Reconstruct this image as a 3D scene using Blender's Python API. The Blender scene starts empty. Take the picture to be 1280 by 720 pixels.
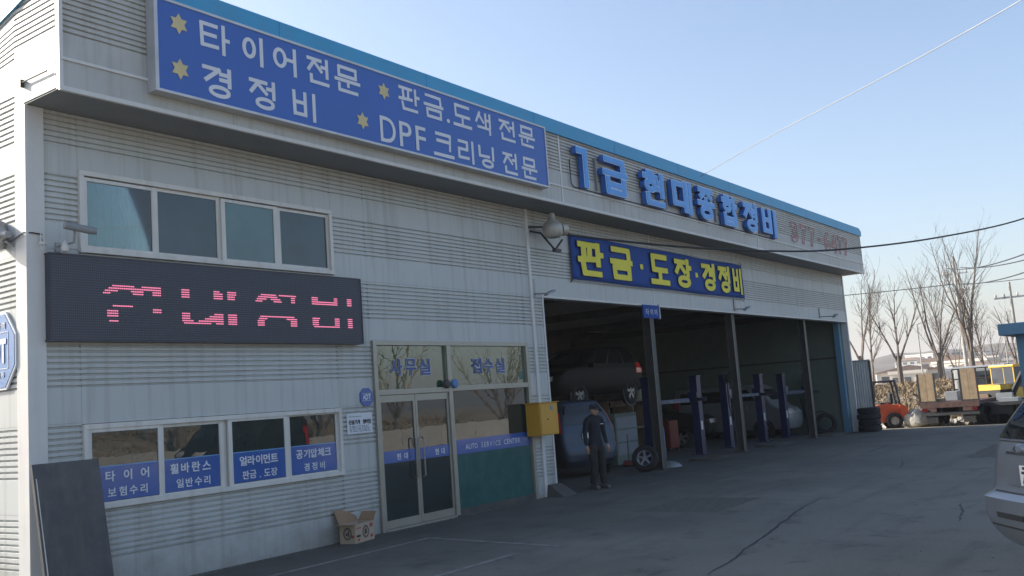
import bpy, bmesh, math, random
import numpy as np
from mathutils import Vector, Matrix, noise
R = math.radians
sc = bpy.context.scene
col = sc.collection
random.seed(7)

# ------------------------------------------------------------------ camera
YAW, PIT, ROLL, FPX = R(54.455), R(6.842), R(-4.211), 1191.5
cd = bpy.data.cameras.new('camera'); cam = bpy.data.objects.new('camera', cd); col.objects.link(cam)
fwd = Vector((math.sin(YAW)*math.cos(PIT), math.cos(YAW)*math.cos(PIT), math.sin(PIT)))
rt = Vector((math.cos(YAW), -math.sin(YAW), 0)); up = rt.cross(fwd)
rt2 = rt*math.cos(ROLL)+up*math.sin(ROLL); up2 = up*math.cos(ROLL)-rt*math.sin(ROLL)
cam.matrix_world = Matrix(((rt2.x, up2.x, -fwd.x, 0), (rt2.y, up2.y, -fwd.y, 0), (rt2.z, up2.z, -fwd.z, 1.85), (0, 0, 0, 1)))
cd.sensor_width = 36; cd.lens = 36*FPX/1280; cd.clip_start = 0.1; cd.clip_end = 6000
sc.camera = cam

# ------------------------------------------------------------------ light
SUN = Vector((-3.8, 14.0, 7.4)).normalized()
sc.world = bpy.data.worlds.new('World'); sc.world.use_nodes = True
nt = sc.world.node_tree
sky = nt.nodes.new('ShaderNodeTexSky'); sky.sky_type = 'NISHITA'; sky.sun_disc = False
sky.sun_elevation = math.asin(SUN.z); sky.sun_rotation = math.atan2(SUN.x, SUN.y) % (2*math.pi)
sky.air_density = 1.0; sky.dust_density = 2.1; sky.ozone_density = 2.2; sky.altitude = 50
nt.links.new(sky.outputs[0], nt.nodes['Background'].inputs[0])
nt.nodes['Background'].inputs[1].default_value = 0.11
sl = bpy.data.lights.new('sun', 'SUN'); sl.energy = 4.2; sl.angle = R(0.5); sl.color = (1, .93, .82)
so = bpy.data.objects.new('sun', sl); col.objects.link(so)
so.rotation_euler = (-SUN).to_track_quat('-Z', 'Y').to_euler(); so.location = (-20, 60, 40)
vs = sc.view_settings; vs.view_transform = 'Standard'; vs.look = 'None'; vs.gamma = 1.0; vs.exposure = 1.2
sc.cycles.max_bounces = 6
HAZE = .00065

# ------------------------------------------------------------------ materials
MATS = {}
def mat(name, c, rough=.7, metal=0., var=.12, scale=3., bump=0., bscale=40., streak=0., dirt=None, dscale=.6, damt=.5, ior=1.5, coat=0., grime=0, emit=None, estr=1., stretch=(1, 1, 1), spec=.5):
    if name in MATS: return MATS[name]
    m = bpy.data.materials.new(name); m.use_nodes = True; N = m.node_tree.nodes; L = m.node_tree.links
    b = N['Principled BSDF']; b.inputs['Roughness'].default_value = rough; b.inputs['Metallic'].default_value = metal
    b.inputs['IOR'].default_value = ior; b.inputs['Coat Weight'].default_value = coat; b.inputs['Coat Roughness'].default_value = .05
    b.inputs['Specular IOR Level'].default_value = spec
    tc = N.new('ShaderNodeTexCoord'); mp = N.new('ShaderNodeMapping'); mp.inputs['Scale'].default_value = stretch
    L.new(tc.outputs['Object'], mp.inputs[0])
    nz = N.new('ShaderNodeTexNoise'); nz.inputs['Scale'].default_value = scale; nz.inputs['Detail'].default_value = 6
    L.new(mp.outputs[0], nz.inputs[0])
    cr = N.new('ShaderNodeMapRange'); cr.inputs['From Min'].default_value = .3; cr.inputs['From Max'].default_value = .7
    cr.inputs['To Min'].default_value = 1-var; cr.inputs['To Max'].default_value = 1+var
    L.new(nz.outputs[0], cr.inputs[0])
    mul = N.new('ShaderNodeVectorMath'); mul.operation = 'SCALE'; mul.inputs[0].default_value = c[:3]
    L.new(cr.outputs[0], mul.inputs['Scale']); out = mul.outputs[0]
    def mixin(out, fac, colr):
        mx = N.new('ShaderNodeMix'); mx.data_type = 'RGBA'
        L.new(fac, mx.inputs[0]); L.new(out, mx.inputs[6]); mx.inputs[7].default_value = (*colr, 1); return mx.outputs[2]
    def band(tex, lo, hi, amt):
        q = N.new('ShaderNodeMapRange'); q.inputs['From Min'].default_value = lo; q.inputs['From Max'].default_value = hi
        q.inputs['To Max'].default_value = amt; L.new(tex, q.inputs[0]); return q.outputs[0]
    if streak:
        m2 = N.new('ShaderNodeMapping'); m2.inputs['Scale'].default_value = (9, 9, .5); L.new(tc.outputs['Object'], m2.inputs[0])
        n2 = N.new('ShaderNodeTexNoise'); n2.inputs['Scale'].default_value = 1.; n2.inputs['Detail'].default_value = 5; L.new(m2.outputs[0], n2.inputs[0])
        out = mixin(out, band(n2.outputs[0], .5, .8, streak), (.22, .19, .15))
    if dirt:
        n3 = N.new('ShaderNodeTexNoise'); n3.inputs['Scale'].default_value = dscale; n3.inputs['Detail'].default_value = 8; n3.inputs['Roughness'].default_value = .65
        L.new(mp.outputs[0], n3.inputs[0]); out = mixin(out, band(n3.outputs[0], .45, .68, damt), dirt)
    if grime:   # splashed dirt that thins out upwards from the ground
        sp = N.new('ShaderNodeSeparateXYZ'); L.new(tc.outputs['Object'], sp.inputs[0])
        n5 = N.new('ShaderNodeTexNoise'); n5.inputs['Scale'].default_value = 2.2; n5.inputs['Detail'].default_value = 8; n5.inputs['Roughness'].default_value = .7; L.new(tc.outputs['Object'], n5.inputs[0])
        ad = N.new('ShaderNodeMath'); ad.operation = 'MULTIPLY_ADD'; L.new(n5.outputs[0], ad.inputs[0]); ad.inputs[1].default_value = -1.7; L.new(sp.outputs[2], ad.inputs[2])
        q = N.new('ShaderNodeMapRange'); q.inputs[1].default_value = -.15; q.inputs[2].default_value = -.95; q.inputs[4].default_value = grime; L.new(ad.outputs[0], q.inputs[0])
        out = mixin(out, q.outputs[0], (.20, .19, .16))
    L.new(out, b.inputs['Base Color'])
    rr = N.new('ShaderNodeMapRange'); rr.inputs['To Min'].default_value = max(rough-.06, .0); rr.inputs['To Max'].default_value = min(rough+.08, 1) if rough > .08 else rough
    L.new(nz.outputs[0], rr.inputs[0]); L.new(rr.outputs[0], b.inputs['Roughness'])
    if bump:
        n4 = N.new('ShaderNodeTexNoise'); n4.inputs['Scale'].default_value = bscale; n4.inputs['Detail'].default_value = 4; L.new(mp.outputs[0], n4.inputs[0])
        bp = N.new('ShaderNodeBump'); bp.inputs['Strength'].default_value = bump; bp.inputs['Distance'].default_value = .02
        L.new(n4.outputs[0], bp.inputs['Height']); L.new(bp.outputs[0], b.inputs['Normal'])
    if emit:
        b.inputs['Emission Color'].default_value = (*emit, 1); b.inputs['Emission Strength'].default_value = estr
    MATS[name] = m; return m

M_side = mat('siding paint', (.50, .52, .51), .5, var=.06, scale=.7, grime=.6, streak=.5, bump=.12, bscale=1.3, dirt=(.34, .33, .30), dscale=.35, damt=.35)
M_sideF = mat('fascia siding paint', (.465, .47, .45), .5, var=.06, scale=.7, streak=.5, bump=.12, bscale=1.3, dirt=(.3, .28, .25), dscale=.5, damt=.4)
M_trimw = mat('corner flashing paint', (.62, .61, .59), .5, var=.04, streak=.15)
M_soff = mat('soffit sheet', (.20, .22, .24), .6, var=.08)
M_blueT = mat('blue parapet flashing', (.03, .30, .54), .45, var=.06, scale=1.2, streak=.12)
M_core = mat('wall core', (.3, .3, .29), .8)
M_frame = mat('white window frame', (.64, .62, .58), .4, var=.05, streak=.35)
M_alu = mat('brushed beige aluminium', (.34, .33, .29), .38, metal=.5, var=.06)
M_glassU = mat('frosted film window glass', (.038, .065, .075), .06, var=.2, scale=1.2, ior=1.55)
M_glassU2 = mat('pale film window glass', (.085, .165, .17), .05, var=.22, scale=1.1, ior=1.6)
M_glassD = mat('dark window glass', (.012, .028, .030), .012, var=.3, scale=1.5, ior=1.7, bump=.05, bscale=1.4)
M_glassR = mat('reflective tinted transom glass', (.03, .075, .045), .012, var=.3, scale=1.5, ior=2.2, bump=.05, bscale=1.2)
M_glassT = mat('teal privacy film glass', (.03, .11, .105), .06, var=.2, scale=4, ior=1.6)
M_film = mat('blue lettered film', (.02, .10, .36), .14, var=.04, ior=1.6)
M_filmL = mat('light blue film stripe', (.12, .35, .62), .2)
M_white = mat('white vinyl letters', (.66, .68, .72), .5, var=.03)
M_signB = mat('blue sign face', (.02, .105, .42), .35, var=.05, scale=.8)
M_signF = mat('sign frame', (.5, .51, .53), .4, metal=.3)
M_star = mat('yellow star vinyl', (.60, .50, .26), .5)
M_chF = mat('channel letter face', (.05, .29, .74), .35, var=.08)
M_chR = mat('channel letter rim', (.36, .58, .85), .4)
M_chS = mat('channel letter return', (.03, .14, .48), .4)
M_neon = mat('faded red outline', (.55, .22, .22), .5)
M_ban = mat('banner cloth', (.012, .065, .29), .8, var=.08, bump=.1, bscale=6)
M_yel = mat('yellow print', (.82, .74, .10), .8, var=.04)
M_navy = mat('navy print outline', (.01, .02, .09), .8)
M_led = mat('dark led housing', (.022, .030, .055), .45, var=.2, scale=60)
M_ledE = mat('dark led edge', (.03, .035, .05), .5)
M_lit = mat('lit pink led', (.5, .1, .2), .4, emit=(1, .26, .42), estr=.4)
M_dim = mat('unlit led', (.06, .075, .10), .3)
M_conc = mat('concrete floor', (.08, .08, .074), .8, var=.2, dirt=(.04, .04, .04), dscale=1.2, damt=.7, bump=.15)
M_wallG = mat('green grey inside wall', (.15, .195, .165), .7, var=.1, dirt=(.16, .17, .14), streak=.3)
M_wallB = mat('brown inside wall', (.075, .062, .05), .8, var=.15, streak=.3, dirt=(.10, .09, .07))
M_steel = mat('dark steel column', (.055, .058, .055), .55, var=.2, dirt=(.10, .07, .05))
M_steelE = mat('pale steel edge', (.26, .27, .26), .5)
M_lift = mat('blue lift paint', (.008, .02, .085), .4, var=.15, dirt=(.02, .02, .03))
M_liftE = mat('worn lift rail', (.10, .12, .17), .35, metal=.4, var=.4, scale=12)
M_box = mat('yellow cabinet paint', (.58, .30, .03), .45, var=.05, streak=.1)
M_blk = mat('black rubber', (.018, .018, .02), .8, var=.2, bump=.2, bscale=60)
M_blkp = mat('black plastic', (.03, .032, .035), .5)
M_rim = mat('wheel alloy', (.26, .27, .28), .35, metal=.8)
M_grey = mat('grey metal', (.30, .31, .32), .45, metal=.4, var=.1)
M_greyp = mat('grey paint', (.24, .26, .28), .55, var=.1)
M_board = mat('dark board', (.04, .046, .056), .5, var=.2, scale=2, dirt=(.12, .12, .115), dscale=2.5, damt=.45, streak=.25, bump=.1, bscale=3)
M_card = mat('cardboard', (.30, .19, .11), .85, var=.08)
M_cardI = mat('printed cardboard', (.42, .33, .24), .8, var=.06)
M_ink = mat('dark carton print', (.03, .03, .035), .8)
M_inkR = mat('red carton print', (.35, .08, .05), .8)
M_line = mat('worn white road paint', (.26, .26, .24), .7, var=.2, scale=14, dirt=(.07, .07, .07), dscale=5., damt=.9)
M_car = mat('silver car paint', (.21, .24, .275), .36, metal=.5, var=.03, coat=.6, dirt=(.30, .31, .32), dscale=2, damt=.2)
M_cglass = mat('car glass', (.012, .015, .018), .02, ior=1.6)
M_red = mat('red lamp lens', (.35, .012, .012), .12, coat=.5)
M_redp = mat('bright red lamp lens', (.75, .05, .03), .15, coat=.5)
M_clear = mat('clear lamp lens', (.6, .55, .5), .15, coat=.5)
M_carB = mat('pale blue car paint', (.30, .38, .48), .3, metal=.4, coat=.5)
M_carD = mat('dark car paint', (.004, .0055, .006), .55, spec=.25)
M_carW = mat('white van paint', (.62, .62, .60), .35, coat=.4)
M_plate = mat('number plate', (.66, .68, .68), .4)
M_or = mat('orange forklift paint', (.62, .10, .03), .4, var=.1, dirt=(.25, .07, .04))
M_yx = mat('yellow excavator paint', (.62, .40, .05), .45, var=.12)
M_rust = mat('rusty truck bed', (.085, .045, .04), .8, var=.4, scale=6, dirt=(.05, .04, .04), dscale=3)
M_wood = mat('brown ramp planks', (.30, .22, .14), .8, var=.2, scale=5)
M_dk = mat('dark chassis', (.025, .027, .032), .7, var=.3)
M_bark = mat('bare bark', (.15, .125, .105), .9, var=.25, scale=8)
M_skin = mat('skin', (.44, .26, .19), .6)
M_cloth = mat('dark navy work clothes', (.014, .019, .03), .9, var=.35, scale=9, bump=.8, bscale=14)
M_trou = mat('dark grey trousers', (.024, .024, .024), .9, var=.35, scale=9, bump=.8, bscale=12)
M_shoe = mat('worn grey shoes', (.10, .095, .09), .6)
M_cable = mat('black cable', (.015, .018, .022), .6)
M_wire = mat('pale wire', (.33, .34, .35), .5)
M_lamp = mat('aged lamp housing', (.42, .40, .35), .4, metal=.2, var=.2, streak=.3)
M_ltb = mat('light blue booth paint', (.13, .27, .38), .5, var=.05, streak=.1)
M_corr = mat('grey corrugated sheet', (.56, .56, .54), .5, var=.08, streak=.3)
M_grassD = mat('dry grass', (.24, .175, .105), .95, var=.45, scale=3, dirt=(.10, .09, .06), dscale=1.5, damt=.7)
M_adt = mat('blue security sign', (.07, .20, .46), .4, var=.04)
M_bag = mat('white bulk bag cloth', (.36, .35, .32), .9, var=.3, scale=5, dirt=(.16, .14, .11), dscale=3)
M_pole = mat('concrete pole', (.34, .33, .31), .8)
M_townW = mat('pale town wall', (.60, .56, .50), .8, var=.08)
M_townG = mat('grey town wall', (.36, .36, .37), .8, var=.1)
M_roofc = mat('dull town roof', (.22, .15, .12), .8, var=.2)
M_win = mat('distant window', (.05, .06, .08), .2)
M_hill = mat('wooded winter hill', (.10, .085, .07), .95, var=.3, scale=.02, dirt=(.07, .075, .05), dscale=.01)

def asphalt():
    m = bpy.data.materials.new('asphalt'); m.use_nodes = True; N = m.node_tree.nodes; L = m.node_tree.links; b = N['Principled BSDF']
    tc = N.new('ShaderNodeTexCoord')
    def nz(s, d=6, r=.6, src=None):
        n = N.new('ShaderNodeTexNoise'); n.inputs['Scale'].default_value = s; n.inputs['Detail'].default_value = d; n.inputs['Roughness'].default_value = r
        L.new(src or tc.outputs['Object'], n.inputs[0]); return n.outputs[0]
    def mr(x, a, b_, c, d):
        q = N.new('ShaderNodeMapRange'); q.inputs[1].default_value = a; q.inputs[2].default_value = b_; q.inputs[3].default_value = c; q.inputs[4].default_value = d; L.new(x, q.inputs[0]); return q.outputs[0]
    def mix(f, a, b_):
        x = N.new('ShaderNodeMix'); x.data_type = 'RGBA'
        L.new(f, x.inputs[0])
        if isinstance(a, tuple): x.inputs[6].default_value = (*a, 1)
        else: L.new(a, x.inputs[6])
        if isinstance(b_, tuple): x.inputs[7].default_value = (*b_, 1)
        else: L.new(b_, x.inputs[7])
        return x.outputs[2]
    c = mix(mr(nz(.22), .35, .65, 0, 1), (.128, .127, .104), (.195, .190, .158))
    c = mix(mr(nz(1.3, 8, .7), .52, .70, 0, .7), c, (.055, .054, .052))
    c = mix(mr(nz(38, 3), .54, .70, 0, .8), c, (.20, .20, .19))
    c = mix(mr(nz(90, 2), .56, .70, 0, .8), c, (.03, .03, .03))
    c = mix(mr(nz(2.6, 9, .75), .60, .66, 0, .55), c, (.035, .036, .035))
    mp = N.new('ShaderNodeMapping'); mp.inputs['Scale'].default_value = (.15, 1.6, 1); mp.inputs['Rotation'].default_value = (0, 0, R(-4)); L.new(tc.outputs['Object'], mp.inputs[0])
    c = mix(mr(nz(.9, 5, .6, mp.outputs[0]), .55, .72, 0, .5), c, (.06, .058, .056))
    oil = N.new('ShaderNodeSeparateXYZ'); L.new(tc.outputs['Object'], oil.inputs[0])  # asphalt darkens towards the shop: its occlusion shade painted in as oil stain
    shade_y = N.new('ShaderNodeMath'); shade_y.operation = 'ADD'; L.new(oil.outputs[1], shade_y.inputs[0]); L.new(mr(nz(.5, 7, .7), .3, .7, -2., 2.), shade_y.inputs[1])
    c = mix(mr(shade_y.outputs[0], 5.5, 10.5, 0, .62), c, (.036, .036, .034))
    # beyond the paving the ground is dry soil and grass (by place on the sheet)
    sx = N.new('ShaderNodeSeparateXYZ'); L.new(tc.outputs['Object'], sx.inputs[0])
    soil = mix(mr(nz(.7, 8, .7), .4, .62, 0, 1), (.34, .29, .22), (.26, .20, .13))
    far = N.new('ShaderNodeMath'); far.operation = 'ADD'; L.new(sx.outputs[0], far.inputs[0]); L.new(mr(nz(.8), .3, .7, -1.2, 1.2), far.inputs[1])
    c = mix(mr(far.outputs[0], 40.4, 41.2, 0, 1), c, soil)
    ny = N.new('ShaderNodeMath'); ny.operation = 'ADD'; L.new(sx.outputs[1], ny.inputs[0]); L.new(mr(nz(.8), .3, .7, -1, 1), ny.inputs[1])
    c = mix(mr(ny.outputs[0], -11, -12, 0, 1), c, soil)
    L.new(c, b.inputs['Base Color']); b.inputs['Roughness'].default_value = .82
    bp = N.new('ShaderNodeBump'); bp.inputs['Strength'].default_value = .6; bp.inputs['Distance'].default_value = .015
    L.new(nz(70, 4), bp.inputs['Height']); L.new(bp.outputs[0], b.inputs['Normal'])
    return m
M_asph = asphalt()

# ------------------------------------------------------------------ helpers
def tag(o, label=None, cat=None, group=None, kind=None):
    if label: o['label'] = label
    if cat: o['category'] = cat
    if group: o['group'] = group
    if kind: o['kind'] = kind
    return o
def thing(name, label, cat, loc=(0, 0, 0), rz=0, group=None):
    o = bpy.data.objects.new(name, None); col.objects.link(o); o.location = loc; o.rotation_euler = (0, 0, rz)
    o.empty_display_size = .2
    return tag(o, label, cat, group)
class MB:
    def __init__(s): s.v = []; s.f = []
    def add(s, v, f):
        n = len(s.v); s.v += [tuple(p) for p in v]; s.f += [tuple(i+n for i in q) for q in f]; return s
    def box(s, x0, x1, y0, y1, z0, z1, b=0.):
        if b <= 0:
            return s.add([(x0,y0,z0),(x1,y0,z0),(x1,y1,z0),(x0,y1,z0),(x0,y0,z1),(x1,y0,z1),(x1,y1,z1),(x0,y1,z1)],
                     [(3,2,1,0),(4,5,6,7),(0,1,5,4),(1,2,6,5),(2,3,7,6),(3,0,4,7)])
        bm = bmesh.new(); bmesh.ops.create_cube(bm, size=1)
        for v in bm.verts: v.co = Vector(((x0+x1)/2+v.co.x*(x1-x0), (y0+y1)/2+v.co.y*(y1-y0), (z0+z1)/2+v.co.z*(z1-z0)))
        bmesh.ops.bevel(bm, geom=bm.edges[:], offset=b, segments=2, profile=.6, affect='EDGES')
        return s.bm(bm)
    def bm(s, bm, mtx=None):
        bm.verts.index_update()
        s.add([(mtx@v.co if mtx else v.co) for v in bm.verts], [[v.index for v in f.verts] for f in bm.faces]); bm.free(); return s
    def hexa(s, p): return s.add(p, [(3,2,1,0),(4,5,6,7),(0,1,5,4),(1,2,6,5),(2,3,7,6),(3,0,4,7)])
    def tube(s, pts, r, n=8, cap=True):
        pts = [Vector(p) for p in pts]; rs = r if isinstance(r, (list, tuple)) else [r]*len(pts); V = []; F = []
        a = None
        for i, p in enumerate(pts):
            t = ((pts[min(i+1, len(pts)-1)]-p).normalized()+(p-pts[max(i-1, 0)]).normalized())
            if t.length < 1e-6: t = Vector((0, 0, 1))
            t.normalize()
            if a is None: a = t.orthogonal().normalized()
            a = (a-t*a.dot(t)); a = a.normalized() if a.length > 1e-6 else t.orthogonal().normalized()
            bb = t.cross(a)
            for k in range(n):
                w = 2*math.pi*k/n; V.append(p+(a*math.cos(w)+bb*math.sin(w))*rs[i])
        for i in range(len(pts)-1):
            for k in range(n): F.append((i*n+k, i*n+(k+1)%n, (i+1)*n+(k+1)%n, (i+1)*n+k))
        if cap: F += [tuple(range(n))[::-1], tuple((len(pts)-1)*n+k for k in range(n))]
        return s.add(V, F)
    def disc(s, c, ax, r, h, n=16):   # short cylinder
        c = Vector(c); ax = Vector(ax).normalized(); return s.tube([c-ax*h/2, c+ax*h/2], r, n)
    def lathe(s, c, ax, prof, n=16):
        c = Vector(c); ax = Vector(ax).normalized(); a = ax.orthogonal().normalized(); b = ax.cross(a); V = []; F = []
        for (h, r) in prof:
            for k in range(n):
                w = 2*math.pi*k/n; V.append(c+ax*h+(a*math.cos(w)+b*math.sin(w))*r)
        for i in range(len(prof)-1):
            for k in range(n): F.append((i*n+k, i*n+(k+1)%n, (i+1)*n+(k+1)%n, (i+1)*n+k))
        return s.add(V, F)
    def prism(s, poly, y0, y1, ax='y'):   # poly in (x,z) extruded along y ; or (y,z) along x ; (x,y) along z
        n = len(poly)
        def P(a, b, t): return {'y': (a, t, b), 'x': (t, a, b), 'z': (a, b, t)}[ax]
        V = [P(a, b, y0) for a, b in poly]+[P(a, b, y1) for a, b in poly]
        F = [tuple(range(n)), tuple(range(2*n-1, n-1, -1))]+[(i, i+n, (i+1)%n+n, (i+1)%n) for i in range(n)]
        return s.add(V, F)
    def ball(s, c, r, seg=12, rings=8, sc3=(1, 1, 1)):
        V = []; F = []
        for i in range(rings+1):
            th = math.pi*i/rings
            for k in range(seg):
                w = 2*math.pi*k/seg; V.append((c[0]+r*sc3[0]*math.sin(th)*math.cos(w), c[1]+r*sc3[1]*math.sin(th)*math.sin(w), c[2]+r*sc3[2]*math.cos(th)))
        for i in range(rings):
            for k in range(seg): F.append((i*seg+k, i*seg+(k+1)%seg, (i+1)*seg+(k+1)%seg, (i+1)*seg+k))
        return s.add(V, F)
    def mesh(s, name, m, smooth=False, off=(0, 0, 0)):
        me = bpy.data.meshes.new(name); o = off
        me.from_pydata([(a-o[0], b-o[1], c-o[2]) for a, b, c in s.v], [], s.f); me.materials.append(m)
        bm = bmesh.new(); bm.from_mesh(me); bmesh.ops.remove_doubles(bm, verts=bm.verts, dist=1e-5) if smooth else None
        bmesh.ops.recalc_face_normals(bm, faces=bm.faces); bm.to_mesh(me); bm.free()
        if smooth:
            me.polygons.foreach_set('use_smooth', [True]*len(me.polygons))
            me.set_sharp_from_angle(angle=R(38))
        return me
    def build(s, name, m, parent=None, smooth=False, world=False, label=None, cat=None, group=None, kind=None, loc=None):
        """world=True: coordinates given in world axes under an unrotated parent"""
        off = (0, 0, 0)
        if world and parent is not None:
            off = Vector(parent.location)
            if parent.parent is not None: off = off+Vector(parent.parent.location)
        if loc is not None: off = Vector(loc)
        o = bpy.data.objects.new(name, s.mesh(name, m, smooth, off)); col.objects.link(o)
        if parent is not None: o.parent = parent
        if loc is not None and parent is None: o.location = loc
        return tag(o, label, cat, group, kind)
def box(x0, x1, y0, y1, z0, z1, b=0.): return MB().box(x0, x1, y0, y1, z0, z1, b)
def copy_tree(o, parent=None):
    c = o.copy(); col.objects.link(c); c.parent = parent
    for ch in o.children: copy_tree(ch, c)
    return c

def gz(x, y=0.):
    """ground height"""
    if x < 24: z = 0
    elif x < 36: z = -.0009*(x-24)**2
    elif x < 44.4: z = -.13-.044*(x-36)
    else: z = -.50
    if x > 50:
        t = min((x-50)/7., 1); z += (t*t*(3-2*t))*(1.75+.25*noise.noise(Vector((x*.1, y*.1, 0))))
    if x > 60: z -= min((x-60)/50., 1)*1.25
    if y < -13 and x < 50:
        t = min((-13-y)/8., 1); z += (t*t*(3-2*t))*1.6
    return z

# ---------------- lettering
_gc = {}
def glyph(ch, offset=.018, ext=1.):
    """mesh data of one character from the built-in font: verts (x,y,z in 0..1), faces"""
    k = (ch, offset)
    if k in _gc: return _gc[k]
    c = bpy.data.curves.new('g', 'FONT'); c.body = ch; c.offset = offset; c.extrude = .5; c.resolution_u = 4
    o = bpy.data.objects.new('g', c); col.objects.link(o)
    me = bpy.data.meshes.new_from_object(o.evaluated_get(bpy.context.evaluated_depsgraph_get()))
    V = np.array([v.co[:] for v in me.vertices]); F = [tuple(p.vertices) for p in me.polygons]
    bpy.data.objects.remove(o); bpy.data.curves.remove(c); bpy.data.meshes.remove(me)
    _gc[k] = (V, F); return _gc[k]
def place_glyph(VF, x0, x1, z0, z1, y, d=.004, keep=False):
    V, F = VF; mn = V.min(0); mx = V.max(0)
    U = (V-mn)/np.maximum(mx-mn, 1e-6); mb = MB()
    mb.add([(x0+u[0]*(x1-x0), y-d/2+(.5-u[2])*d, z0+u[1]*(z1-z0)) for u in U], F); return mb
def letters(text, x0, x1, z0, z1, y, m, parent, d=.004, offset=.018, adv=None, name='letter', w=None, lat=False):
    """evenly spaced characters between x0 and x1, cap box z0..z1"""
    n = len(text); step = (x1-x0)/n
    for i, ch in enumerate(text):
        if ch == ' ': continue
        VF = glyph(ch, offset); V = VF[0]; wd = V[:, 0].max()-V[:, 0].min(); hh = V[:, 1].max()-V[:, 1].min()
        if lat: W = wd/.72*(z1-z0); a, b = z0, z1
        else:
            W = wd/.86*(z1-z0); H = min(hh/.86, 1.)*(z1-z0); mid = (z0+z1)/2; a, b = mid-H/2, mid+H/2
        if ch == '.': a = z0; b = z0+.14*(z1-z0)
        if ch in '-·': mid = (z0+z1)/2; hh2 = hh/.72*(z1-z0); a, b = mid-hh2/2, mid+hh2/2
        W = min(W, step*.96); cx = x0+(i+.5)*step
        place_glyph(VF, cx-W/2, cx+W/2, a, b, y, d).build(name, m, parent, world=True)

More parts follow.
